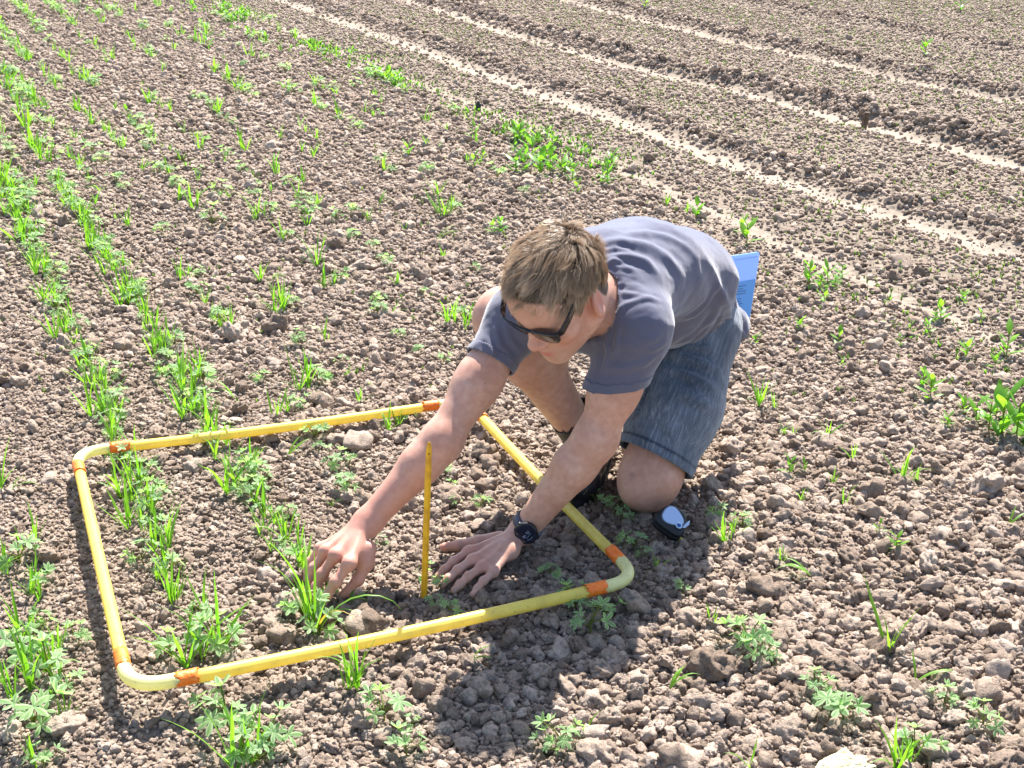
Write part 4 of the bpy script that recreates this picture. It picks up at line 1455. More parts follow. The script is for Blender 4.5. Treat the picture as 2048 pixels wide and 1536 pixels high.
def head_prims():
    p = []
    p.append(Ell(hd(0, .036, -.014), HA, (.076, .086, .098), .01))
    p.append(Ell(hd(0, -.030, .028), HA, (.061, .078, .064), .05))
    for s in (1, -1):
        p.append(Cone(hd(.050 * s, -.058, -.004), hd(.014 * s, -.103, .066), .018, .015, .035))
        p.append(Ell(hd(.043 * s, -.020, .060), HA, (.022, .018, .020), .03))
        p.append(Cone(hd(.038 * s, .026, .074), hd(.010 * s, .020, .086), .011, .010, .02))
    p.append(Ell(hd(0, -.102, .071), HA, (.019, .015, .015), .025))
    p.append(Ell(hd(0, .055, .055), HA, (.058, .045, .036), .04))
    for s in (1, -1): p.append(Ell(hd(.031 * s, .002, .102), HA, (.019, .013, .018), .018, True))
    p.append(Ell(hd(0, -.068, .078), HA, (.026, .020, .018), .02))           # muzzle
    p.append(Cone(hd(0, .014, .084), hd(0, -.026, .108), .0085, .0105, .014))
    p.append(Ell(hd(0, -.032, .1095), HA, (.0125, .0105, .011), .010))
    for s in (1, -1):
        p.append(Ell(hd(.0125 * s, -.036, .098), HA, (.0078, .0075, .010), .008))
        p.append(Ell(hd(.007 * s, -.043, .104), HA, (.0035, .003, .004), .004, True))
    p.append(Cone(hd(-.019, -.070, .086), hd(0, -.0655, .0945), .003, .0052, .006)); p.append(Cone(hd(.019, -.070, .086), hd(0, -.0655, .0945), .003, .0052, .006))
    p.append(Cone(hd(-.015, -.0775, .087), hd(.015, -.0775, .087), .004, .004, .008)); p.append(Ell(hd(0, -.0785, .0905), HA, (.013, .0055, .005), .006))
    p.append(Cone(hd(-.021, -.0722, .0885), hd(.021, -.0722, .0885), .0012, .0012, .004, sub=True))
    for s in (1, -1):                                                          # ears
        tilt = unit(HU * 1.0 - HF * .22); fw = unit(np.cross(tilt, HL * s))
        out = unit(HL * s * .9 - HF * .45); fw = unit(np.cross(out, tilt)); A = np.array([out, tilt, fw])
        c = hd(.084 * s, -.004, -.010)
        p.append(Ell(c, A, (.0085, .034, .021), .008))
        p.append(Ell(c + out * .006 + tilt * .004, A, (.006, .021, .011), .006, True))
        p.append(Ell(c + out * .004 - tilt * .024 , A, (.006, .009, .009), .006))
    for q in p:
        if isinstance(q, Ell): q.r = q.r * HS
        else: q.ra *= HS; q.rb *= HS
        q.R *= HS
    p.append(Cone(hd(0, -.045, -.045), neck0 + np.array([0, .01, -.015]), .054, .060, .05))
    return p


def finger(pts, r0, r1, k=.006):
    p = []
    n = len(pts) - 1
    for i in range(n):
        a = r0 + (r1 - r0) * i / n; b = r0 + (r1 - r0) * (i + 1) / n
        p.append(Cone(pts[i], pts[i + 1], a, b, k))
        if 0 < i: p.append(Ell(pts[i], np.eye(3), (a * 1.03,) * 3, k))
    return p


def left_hand():
    """flat on the soil, fingers spread towards the lower left"""
    W = wr_l
    up = unit((0.05, -.25, 1))
    mcp = [at(936, 1104, z=.036), at(944, 1121, z=.036), at(962, 1136, z=.033), at(985, 1146, z=.028)]
    tip = [at(876, 1152, z=.014), at(884, 1170, z=.013), at(908, 1181, z=.013), at(946, 1189, z=.013)]
    rad = [.0093, .0096, .0091, .0082]
    p = []
    for m, t, r in zip(mcp, tip, rad):
        p += finger([m, m + (t - m) * .48 + up * .006, m + (t - m) * .78 + up * .003, t], r, r * .80)
        p.append(Ell(m + up * .001, np.eye(3), (r * 1.06,) * 3, .010))
        p.append(Cone(W + (m - W) * .22, W + (m - W) * .93, .0135, r * 1.02, .014, up, .85))
        p.append(Cone(W + (m - W) * .45 + up * .0095, m + up * .004, .0026, .0034, .006))     # tendons
    # thumb leaves the side of the palm
    tb = at(1000, 1076, z=.036)
    p += finger([tb, at(955, 1084, z=.030), at(918, 1091, z=.024), at(888, 1094, z=.018)], .0150, .0088)
    p.append(Ell(W + (mcp[3] - W) * .45 - up * .006, np.eye(3), (.018,) * 3, .02))
    nails = [(t + (m - t) * .10 + up * r * .72, unit(m - t), up, r) for m, t, r in zip(mcp, tip, rad)]
    return p, nails


def right_hand():
    """reaching down, forefinger pointing to the seedling, the others curled behind"""
    W = wr_r
    mcp = [at(698, 1128, z=.092), at(671, 1111, z=.098), at(651, 1103, z=.092), at(640, 1098, z=.082)]
    pip = [at(671, 1164, z=.062), at(645, 1148, z=.062), at(629, 1136, z=.060), at(621, 1124, z=.054)]
    tip = [at(642, 1214, z=.014), at(624, 1196, z=.014), at(616, 1176, z=.016), at(613, 1158, z=.020)]
    rad = [.0104, .0104, .0098, .0088]
    p = []
    nails = []
    nrm = unit(camv(-.1, .55, .8))
    for i, (m, q, t, r) in enumerate(zip(mcp, pip, tip, rad)):
        mid = q + (t - q) * .55 + nrm * .003
        p += finger([m, q, mid, t], r, r * .80)
        p.append(Ell(m + nrm * .001, np.eye(3), (r * 1.10,) * 3, .010)); p.append(Ell(q, np.eye(3), (r * 1.04,) * 3, .006))
        p.append(Cone(W + (m - W) * .25, W + (m - W) * .95, .0150, r * 1.06, .014))
        p.append(Cone(W + (m - W) * .35 + nrm * .011, m + nrm * .0065, .0026, .0034, .006))
        nails.append((t + nrm * r * .66 + (q - t) * .08, unit(q - t), nrm, r))
    p += finger([at(738, 1096, z=.098), at(733, 1128, z=.072), at(716, 1160, z=.044), at(688, 1188, z=.018)], .0145, .0088)
    p.append(Ell(at(722, 1110, z=.086), np.eye(3), (.016,) * 3, .02))
    return p, nails[:1]


def arm(sh, el, wr, q, flat):
    ax = unit(wr - el)
    p = [Cone(sh, sh + (el - sh) * .55, .050 * q, .0470 * q, .03), Cone(sh + (el - sh) * .5, el, .0465 * q, .0385 * q, .03),
         Cone(el, el + (wr - el) * .28, .0385 * q, .0425 * q, .03), Cone(el + (wr - el) * .25, wr, .0420 * q, .0275, .02, flat, .92),
         Ell(el - ax * .006, np.eye(3), (.0375 * q,) * 3, .02), Ell(wr, np.eye(3), (.0280, .0280, .0240), .02)]
    # muscle and tendon relief
    s_ = unit(np.cross(ax, flat))
    p += [Cone(el + (wr - el) * .05 + s_ * .014, el + (wr - el) * .45 + s_ * .012, .026 * q, .020 * q, .02), Cone(el + (wr - el) * .08 - s_ * .012, el + (wr - el) * .5 - s_ * .010, .026 * q, .020 * q, .02)]
    return p


def build_person():
    lh, nails_l = left_hand(); rh, nails_r = right_hand()
    P = []
    P += [Cone(spine[i], spine[i + 1], a, b, .05, LAT, s) for i, (a, b, s) in enumerate(((.085, .078, 1.25), (.078, .083, 1.25), (.083, .090, 1.3), (.090, .075, 1.3)))]
    P += [Cone(spine[3], sh_l, .07, .050, .05), Cone(spine[3], sh_r, .07, .050, .05), Cone(spine[3], neck0, .07, .056, .05)]
    P += arm(sh_l, el_l, wr_l, 1.0, unit((0, -.3, 1))) + arm(sh_r, el_r, wr_r, .92, unit(camv(-.5, .5, .7)))
    P += lh + rh
    # legs
    P += [Cone(hip_l, kn_l + (hip_l - kn_l) * .15, .078, .064, .04), Ell(kn_l + np.array([.006, -.004, .004]), np.eye(3), (.064, .066, .066), .04), Ell(kn_l + unit(kn_l - hip_l) * .014 + np.array([-.008, -.012, -.006]), np.eye(3), (.046, .046, .044), .03),
          Ell(kn_l + unit(kn_l - hip_l) * .020 + np.array([-.028, -.040, .012]), np.eye(3), (.026, .022, .030), .022), Ell(kn_l + np.array([.030, -.045, .010]), np.eye(3), (.022, .018, .028), .022), Cone(kn_l + np.array([-.035, -.045, .045]), kn_l + np.array([-.040, -.048, -.02]), .006, .004, .012, sub=True),
          Cone(kn_l, kn_l + (an_l - kn_l) * .35, .058, .060, .03), Cone(kn_l + (an_l - kn_l) * .3, an_l, .060, .036, .03)]
    P += [Cone(hip_r, kn_r, .078, .060, .04), Ell(kn_r, np.eye(3), (.061, .061, .061), .03), Cone(kn_r, kn_r + (an_r - kn_r) * .30, .056, .062, .03), Cone(kn_r + (an_r - kn_r) * .28 , an_r, .062, .036, .03),
          Ell(kn_r + (an_r - kn_r) * .33 + np.array([.03, .025, .02]), np.eye(3), (.048, .05, .055), .04)]
    P += head_prims()
    V, Q = skin_of(P, .0026)
    V = relax(V, Q, 1, .35)
    # colour masks: scalp, lips, flush
    loc = (V - HC) @ HA.T / HS
    m_scalp = np.clip(((loc[:, 1] - hairline(loc)) / .006), 0, 1) * (np.linalg.norm(V - HC, axis=1) < .16) * (np.abs(loc[:, 0]) < .079)
    lip = np.exp(-((loc[:, 0] / .021) ** 4)) * np.exp(-(((loc[:, 1] + .0722) / .0085) ** 4)) * (loc[:, 2] > .078) * (np.linalg.norm(loc, axis=1) < .15)
    fl = np.zeros(len(V))
    for c, r, a in ([(hd(0, -.032, .11), .022, .75), (hd(.05, -.035, .06), .03, .55), (hd(-.05, -.035, .06), .03, .55), (hd(.082, 0, -.015), .035, .9), (hd(-.082, 0, -.015), .035, .9), (kn_l, .07, .3)]
                    + [(q, .016, .8) for q in (at(698, 1128, z=.092), at(671, 1111, z=.098), at(672, 1165, z=.062), at(936, 1104, z=.036), at(944, 1121, z=.036), at(962, 1136, z=.033))] + [(at(888, 1094, z=.018), .02, 1.0), (wr_r, .15, .6), (at(680, 1130, z=.08), .08, .75), (el_r + (wr_r - el_r) * .5, .12, .25)]):
        fl = np.maximum(fl, a * np.exp(-((V - c) ** 2).sum(1) / (r * r)))
    dirt = np.clip((.030 - V[:, 2]) / .03, 0, 1) * np.clip(.55 + 1.2 * fbm(V * 55, 3), 0, 1) + np.exp(-((V - (kn_l + np.array([0, -.03, -.05]))) ** 2).sum(1) / .05 ** 2) * np.clip(.25 + 1.4 * fbm(V * 45, 3), 0, 1)
    stub = np.exp(-((loc[:, 1] + .095) / .035) ** 2) * (loc[:, 2] > .02) * (np.linalg.norm(loc, axis=1) < .16) * .8
    return V, Q, m_scalp, lip, fl, stub, np.clip(dirt, 0, .8), nails_l + nails_r


def hairline(q):
    """height (head up axis) above which hair grows, for head-local points"""
    x, y, z = q[:, 0], q[:, 1], q[:, 2]
    az = np.arctan2(np.abs(x), z)                            # 0 in front, pi at the back
    return np.interp(az, [0, .45, .75, 1.05, 1.3, 1.55, 1.8, 2.2, 3.2], [.080, .078, .070, .044, .012, .022, .026, -.040, -.060])


def skin_mat():
    m, nt, b = new_mat("skin")
    L = nt.links
    geo = N(nt, 'ShaderNodeNewGeometry')
    def A(n): return N(nt, 'ShaderNodeAttribute', attribute_name=n).outputs['Fac']
    n1 = N(nt, 'ShaderNodeTexNoise', i_Scale=14.0, i_Detail=4.0); L.new(geo.outputs['Position'], n1.inputs['Vector'])
    c = ramp(nt, [(.3, (.51, .285, .21)), (.55, (.58, .345, .26)), (.75, (.62, .40, .315))], n1.outputs[0]).outputs[0]
    n3 = N(nt, 'ShaderNodeTexNoise', i_Scale=70.0, i_Detail=3.0); L.new(geo.outputs['Position'], n3.inputs['Vector'])
    c = mixc(nt, 1.0, c, ramp(nt, [(.3, (.90, .82, .80)), (.7, (1.07, 1.06, 1.06))], n3.outputs[0]).outputs[0], 'MULTIPLY')
    # freckles and moles
    v = N(nt, 'ShaderNodeTexVoronoi', i_Scale=30.0); L.new(geo.outputs['Position'], v.inputs['Vector'])
    fk = ramp(nt, [(.035, (1, 1, 1)), (.06, (0, 0, 0))], v.outputs['Distance'])
    fm = N(nt, 'ShaderNodeMath', operation='MULTIPLY'); fm.inputs[1].default_value = .6; L.new(fk.outputs[0], fm.inputs[0])
    c = mixc(nt, fm.outputs[0], c, (.27, .13, .085))
    c = mixc(nt, A('flush'), c, (.56, .235, .175))
    st = N(nt, 'ShaderNodeMath', operation='MULTIPLY'); st.inputs[1].default_value = .32; L.new(A('stubble'), st.inputs[0])
    c = mixc(nt, st.outputs[0], c, (.30, .20, .15))
    c = mixc(nt, A('lip'), c, (.54, .19, .17))
    c = mixc(nt, A('dirt'), c, (.30, .235, .18))
    c = mixc(nt, A('scalp'), c, (.055, .035, .022))
    L.new(c, b.inputs['Base Color'])
    b.inputs['Roughness'].default_value = .52
    b.inputs['Specular IOR Level'].default_value = .38
    b.inputs['Subsurface Weight'].default_value = .18
    b.inputs['Subsurface Radius'].default_value = (.012, .0045, .002)
    n2 = N(nt, 'ShaderNodeTexNoise', i_Scale=420.0, i_Detail=3.0); L.new(geo.outputs['Position'], n2.inputs['Vector'])
    ad = N(nt, 'ShaderNodeMath', operation='MULTIPLY_ADD'); ad.inputs[1].default_value = 2.2
    L.new(n3.outputs[0], ad.inputs[0]); L.new(n2.outputs[0], ad.inputs[2])
    bump(nt, b, ad.outputs[0], .14, .0016)
    return m


PERSON = empty("person", tuple(kn_l * (1, 1, 0)))
tag(PERSON, "kneeling person in grey t-shirt and denim shorts reaching to a seedling inside the frame", "person")
BV, BQ, m_sc, m_lp, m_fl, m_st, m_di, NAILS = build_person()
M_SKIN = skin_mat()
_me = raw_mesh("body", BV, BQ, M_SKIN)
for _n, _v in (('scalp', m_sc), ('lip', m_lp), ('flush', m_fl), ('stubble', m_st), ('dirt', m_di)):
    if len(_me.vertices) == len(_v):
        _a = _me.attributes.new(_n, 'FLOAT', 'POINT'); _a.data.foreach_set('value', _v.astype(np.float32))
BODY = bpy.data.objects.new("body", _me); col.objects.link(BODY); put_under(BODY, PERSON)
tag(BODY, "bare fair skin of head, arms and knees")
_nm = plain("nail", (.68, .46, .40), .3)
for (c, d, n, r) in NAILS:
    s = unit(np.cross(d, n)); n = np.cross(s, d)
    V = []
    for i in range(5):
        for j in range(5):
            u, w = (i - 2) / 2, (j - 2) / 2
            k = math.sqrt(max(0, 1 - .35 * w * w))
            V.append(tuple(c + s * u * r * .62 * k + d * w * r * .75 + n * (.0006 - u * u * r * .28)))
    F = [(i * 5 + j, i * 5 + j + 1, i * 5 + j + 6, i * 5 + j + 5) for i in range(4) for j in range(4)]
    o = mesh_obj("nail", V, F, _nm, PERSON)
    o.modifiers.new('thickness', 'SOLIDIFY').thickness = .0006

# ------------------------------------------------------------------ clothes
def cut(P, Q, point, normal, region=None):
    """trim a surface beyond a plane (only where region is true)"""
    d = (P - point) @ normal
    out = d > 0
    if region is not None: out &= region
    keep = ~out[Q].all(1)
    Q = Q[keep]
    used = np.zeros(len(P), bool); used[Q] = True
    m = used & out
    P = P.copy(); P[m] -= np.outer(d[m], normal)
    idx = np.cumsum(used) - 1
    return P[used], idx[Q], used


EYE = np.array([0, 0, CAM_H])


def ray_pts(bvh, px):
    out = []
    for (x, y) in px:
        d = at(x, y, Y=1.0) - EYE
        h = bvh.ray_cast(Vector(EYE), Vector(d).normalized())
        if h[0] is not None: out.append(np.array(h[0]))
    return out


def folds(P, Q, spec):
    """soft creases along lines lying on the cloth: (points, height, width)"""
    bvh = BVHTree.FromPolygons(P.tolist(), Q.tolist())
    n = normals_of(P, Q)
    disp = np.zeros(len(P))
    for (px, amp, w) in spec:
        amp, w = amp * 1.15, w * .78
        c = ray_pts(bvh, px)
        if len(c) < 2: continue
        seg = [np.linalg.norm(c[i + 1] - c[i]) for i in range(len(c) - 1)]
        tot = sum(seg); acc = 0
        best = np.full(len(P), 1e9); tt = np.zeros(len(P))
        for i in range(len(c) - 1):
            ba = c[i + 1] - c[i]
            t = np.clip((P - c[i]) @ ba / (ba @ ba), 0, 1)
            d = np.linalg.norm(P - c[i] - t[:, None] * ba, axis=1)
            m = d < best
            best[m] = d[m]; tt[m] = (acc + t[m] * seg[i]) / tot
            acc += seg[i]
        taper = np.clip(np.minimum(tt, 1 - tt) * 4 + .12, 0, 1)
        x = best / w
        disp += amp * taper * (np.exp(-x * x) - .45 * np.exp(-(x - 1.9) ** 2))
    return P + n * disp[:, None]


def cloth_mat(name, c1, c2, rough=.9, weave=900.0, sheen=.3, bumps=.25):
    m, nt, b = new_mat(name)
    L = nt.links
    geo = N(nt, 'ShaderNodeNewGeometry')
    n1 = N(nt, 'ShaderNodeTexNoise', i_Scale=9.0, i_Detail=5.0, i_Roughness=.6); L.new(geo.outputs['Position'], n1.inputs['Vector'])
    n2 = N(nt, 'ShaderNodeTexNoise', i_Scale=weave, i_Detail=2.0); L.new(geo.outputs['Position'], n2.inputs['Vector'])
    c = mixc(nt, n1.outputs[0], c1, c2)
    k = ramp(nt, [(.3, (.85, .85, .85)), (.7, (1.12, 1.12, 1.12))], n2.outputs[0])
    c = mixc(nt, 1.0, c, k.outputs[0], 'MULTIPLY')
    L.new(c, b.inputs['Base Color'])
    b.inputs['Roughness'].default_value = rough
    b.inputs['Specular IOR Level'].default_value = .25
    b.inputs['Sheen Weight'].default_value = sheen
    b.inputs['Sheen Roughness'].default_value = .4
    n3 = N(nt, 'ShaderNodeTexNoise', i_Scale=60.0, i_Detail=3.0); L.new(geo.outputs['Position'], n3.inputs['Vector'])
    ad = N(nt, 'ShaderNodeMath', operation='MULTIPLY_ADD'); ad.inputs[1].default_value = 1.5
    L.new(n3.outputs[0], ad.inputs[0]); L.new(n2.outputs[0], ad.inputs[2])
    bump(nt, b, ad.outputs[0], bumps, .003)
    return m


def finish_cloth(name, P, Q, mat, thick=.0025):
    me = raw_mesh(name, P, Q, mat)
    o = bpy.data.objects.new(name, me); col.objects.link(o); put_under(o, PERSON)
    md = o.modifiers.new('thickness', 'SOLIDIFY'); md.thickness = thick; md.offset = -1
    return o


def shirt():
    S = [Cone(spine[i], spine[i + 1], a, b, .06, LAT, s) for i, (a, b, s) in enumerate(((.122, .104, 1.36), (.104, .098, 1.33), (.098, .101, 1.3), (.101, .088, 1.3)))]
    S += [Cone(spine[3], sh_l, .086, .062, .05), Cone(spine[3], sh_r, .084, .056, .05), Cone(spine[3] + np.array([0, 0, .015]), neck0, .088, .062, .05)]
    S += [Cone(sh_l, sh_l + (el_l - sh_l) * .8, .0640, .0570, .035), Cone(sh_r, sh_r + (el_r - sh_r) * .75, .0560, .0490, .035)]
    S += [Ell(spine[1] - np.array([.02, .02, .075]), np.eye(3), (.09, .10, .06), .06)]          # belly cloth hanging
    tail = at(1470, 660, Y=2.90)
    S += [Ell(tail, np.eye(3), (.036, .050, .052), .03)]
    P, Q = skin_of(S, .0042)
    P = relax(P, Q, 3, .5)
    # sleeve hems, neck, waist
    for sh, el, t, tilt in ((sh_l, el_l, .50, np.array([.42, 0, -.05])), (sh_r, el_r, .36, np.array([.05, 0, .0]))):
        ax = unit(unit(el - sh) + tilt)
        c = sh + (el - sh) * t
        reg = np.linalg.norm(P - (sh + (el - sh) * .75), axis=1) < .16
        reg &= ((P - sh) @ unit(el - sh)) > .02
        P, Q, _ = cut(P, Q, c, ax, reg)
    nax = unit(HC - HU * .05 - neck0)
    reg = np.linalg.norm(np.cross(P - neck0, nax), axis=1) < .085
    P, Q, _ = cut(P, Q, neck0 + nax * .022, nax, reg)
    wax = unit((.25, .45, -.85))
    P, Q, _ = cut(P, Q, pelvis + wax * .078, wax)
    P = relax(P, Q, 1, .4)
    spec = [
        # back, sweeping from the shoulder blades towards the arm
        ([(1190, 492), (1245, 482), (1300, 492), (1340, 520), (1365, 560)], .0050, .016),
        ([(1200, 520), (1250, 508), (1290, 520), (1315, 548)], .0045, .012),
        ([(1195, 545), (1230, 530), (1262, 538), (1285, 560)], .0050, .009),
        ([(1210, 560), (1240, 548), (1268, 556), (1292, 578)], .0045, .008),
        ([(1218, 580), (1246, 566), (1274, 574), (1300, 590)], .0050, .008),
        ([(1222, 600), (1250, 586), (1280, 590), (1318, 604)], .0045, .008),
        # shoulder seam
        ([(1228, 640), (1245, 612), (1285, 598), (1325, 602)], .0022, .007),
        # sleeve
        ([(1215, 700), (1240, 690), (1280, 690), (1330, 668)], .0030, .014),
        ([(1205, 735), (1250, 738), (1290, 724), (1322, 700)], .0028, .010),
        ([(1212, 655), (1218, 700), (1205, 745)], .0034, .009),
        ([(1300, 640), (1330, 650), (1350, 680)], .0030, .014),
        # side and waist
        ([(1342, 715), (1380, 690), (1420, 650), (1440, 600)], .0038, .014),
        ([(1350, 690), (1395, 668), (1432, 628)], .0030, .010),
        ([(1420, 670), (1438, 650), (1447, 622)], .0036, .007),
        ([(1430, 560), (1450, 600), (1462, 640), (1470, 668)], .0042, .010),
        ([(1455, 560), (1470, 600), (1480, 640)], .0034, .008),
        ([(1462, 640), (1478, 655), (1488, 676)], .0060, .007), ([(1455, 655), (1468, 668), (1476, 690)], .0060, .006), ([(1470, 640), (1486, 648)], .0055, .006),
        ([(1380, 480), (1420, 530), (1440, 580), (1446, 630)], .0035, .020),
        # right sleeve
        ([(990, 650), (1000, 690), (1030, 722)], .0034, .009), ([(968, 670), (985, 706), (1015, 738)], .0032, .008), ([(955, 690), (972, 718), (1000, 745)], .0028, .007), ([(1008, 640), (1020, 680), (1042, 705)], .0034, .008),
        ([(1240, 470), (1300, 466), (1350, 480), (1400, 520)], .0032, .012), ([(1200, 505), (1230, 496), (1262, 500)], .0036, .007),
        ([(1204, 532), (1226, 520), (1250, 524)], .0040, .006), ([(1212, 572), (1238, 556), (1262, 562), (1280, 572)], .0038, .005), ([(1225, 590), (1252, 576), (1284, 582)], .0036, .005),
        ([(1222, 625), (1216, 660), (1212, 700), (1204, 740)], .0036, .006), ([(1236, 650), (1232, 690), (1222, 730)], .0028, .007), ([(1262, 700), (1300, 700), (1335, 682)], .0028, .008), ([(1240, 715), (1285, 712), (1325, 692)], .0026, .007),
        ([(1360, 640), (1390, 630), (1420, 600), (1436, 560)], .0032, .010), ([(1370, 700), (1405, 676), (1432, 645)], .0034, .006), ([(1395, 690), (1425, 662), (1440, 640)], .0036, .005),
        ([(1448, 640), (1452, 660), (1450, 680)], .0050, .006), ([(1440, 655), (1462, 650), (1482, 660)], .0055, .006), ([(1460, 672), (1474, 676), (1488, 690)], .0050, .005),
        # chest
        ([(1170, 660), (1192, 680), (1206, 700)], .0030, .010),
    ]
    P = folds(P, Q, spec)
    n = normals_of(P, Q)
    P = P + n * (.0022 * fbm(P * 14, 2) + .0010 * fbm(P * 38, 2))[:, None]
    M = cloth_mat("grey_cotton", (.104, .106, .152), (.130, .132, .182), .92, 1100.0, .55, .22)
    o = finish_cloth("t_shirt", P, Q, M)
    tag(o, "slate grey short sleeved cotton t-shirt")
    # stitched hems of the sleeves
    for sh, el, t, tilt, nm in ((sh_l, el_l, .50, np.array([.42, 0, -.05]), 0), (sh_r, el_r, .36, np.array([.05, 0, .0]), 1)):
        ax = unit(unit(el - sh) + tilt); c = sh + (el - sh) * t
        d = (P - c) @ ax
        reg = (np.linalg.norm(P - c, axis=1) < .10) & (d > -.021)
        k = reg[Q].all(1)
        q = Q[k]; used = np.unique(q); mp = np.full(len(P), -1); mp[used] = np.arange(len(used))
        h = finish_cloth("sleeve_hem", P[used] + n[used] * .0012, mp[q], M, .0022)
        h.parent = o
        h.matrix_parent_inverse = Matrix.Identity(4)
    return o


def denim():
    m, nt, b = new_mat("denim")
    L = nt.links
    tc = N(nt, 'ShaderNodeAttribute', attribute_name='leg')          # along / around the leg
    mp = N(nt, 'ShaderNodeMapping'); mp.inputs['Scale'].default_value = (16.0, 210.0, 210.0); L.new(tc.outputs['Vector'], mp.inputs['Vector'])
    n1 = N(nt, 'ShaderNodeTexNoise', i_Scale=1.0, i_Detail=4.0, i_Roughness=.7); L.new(mp.outputs[0], n1.inputs['Vector'])
    geo = N(nt, 'ShaderNodeNewGeometry')
    n0 = N(nt, 'ShaderNodeTexNoise', i_Scale=6.0, i_Detail=3.0); L.new(geo.outputs['Position'], n0.inputs['Vector'])
    n2 = N(nt, 'ShaderNodeTexNoise', i_Scale=700.0, i_Detail=2.0); L.new(geo.outputs['Position'], n2.inputs['Vector'])
    c = ramp(nt, [(.25, (.050, .066, .094)), (.5, (.092, .118, .158)), (.75, (.20, .24, .295))], n1.outputs[0]).outputs[0]
    fade = ramp(nt, [(.35, (.62, .64, .68)), (.65, (1.5, 1.45, 1.4))], n0.outputs[0])
    c = mixc(nt, 1.0, c, fade.outputs[0], 'MULTIPLY')
    c = mixc(nt, 1.0, c, ramp(nt, [(.3, (.8, .8, .8)), (.7, (1.2, 1.2, 1.2))], n2.outputs[0]).outputs[0], 'MULTIPLY')
    sm = N(nt, 'ShaderNodeAttribute', attribute_name='seam')
    c = mixc(nt, sm.outputs['Fac'], c, (.018, .025, .040))
    L.new(c, b.inputs['Base Color'])
    b.inputs['Roughness'].default_value = .9
    b.inputs['Specular IOR Level'].default_value = .2
    b.inputs['Sheen Weight'].default_value = .3
    ad = N(nt, 'ShaderNodeMath', operation='ADD'); L.new(n1.outputs[0], ad.inputs[0]); L.new(n2.outputs[0], ad.inputs[1])
    bump(nt, b, ad.outputs[0], .35, .003)
    return m


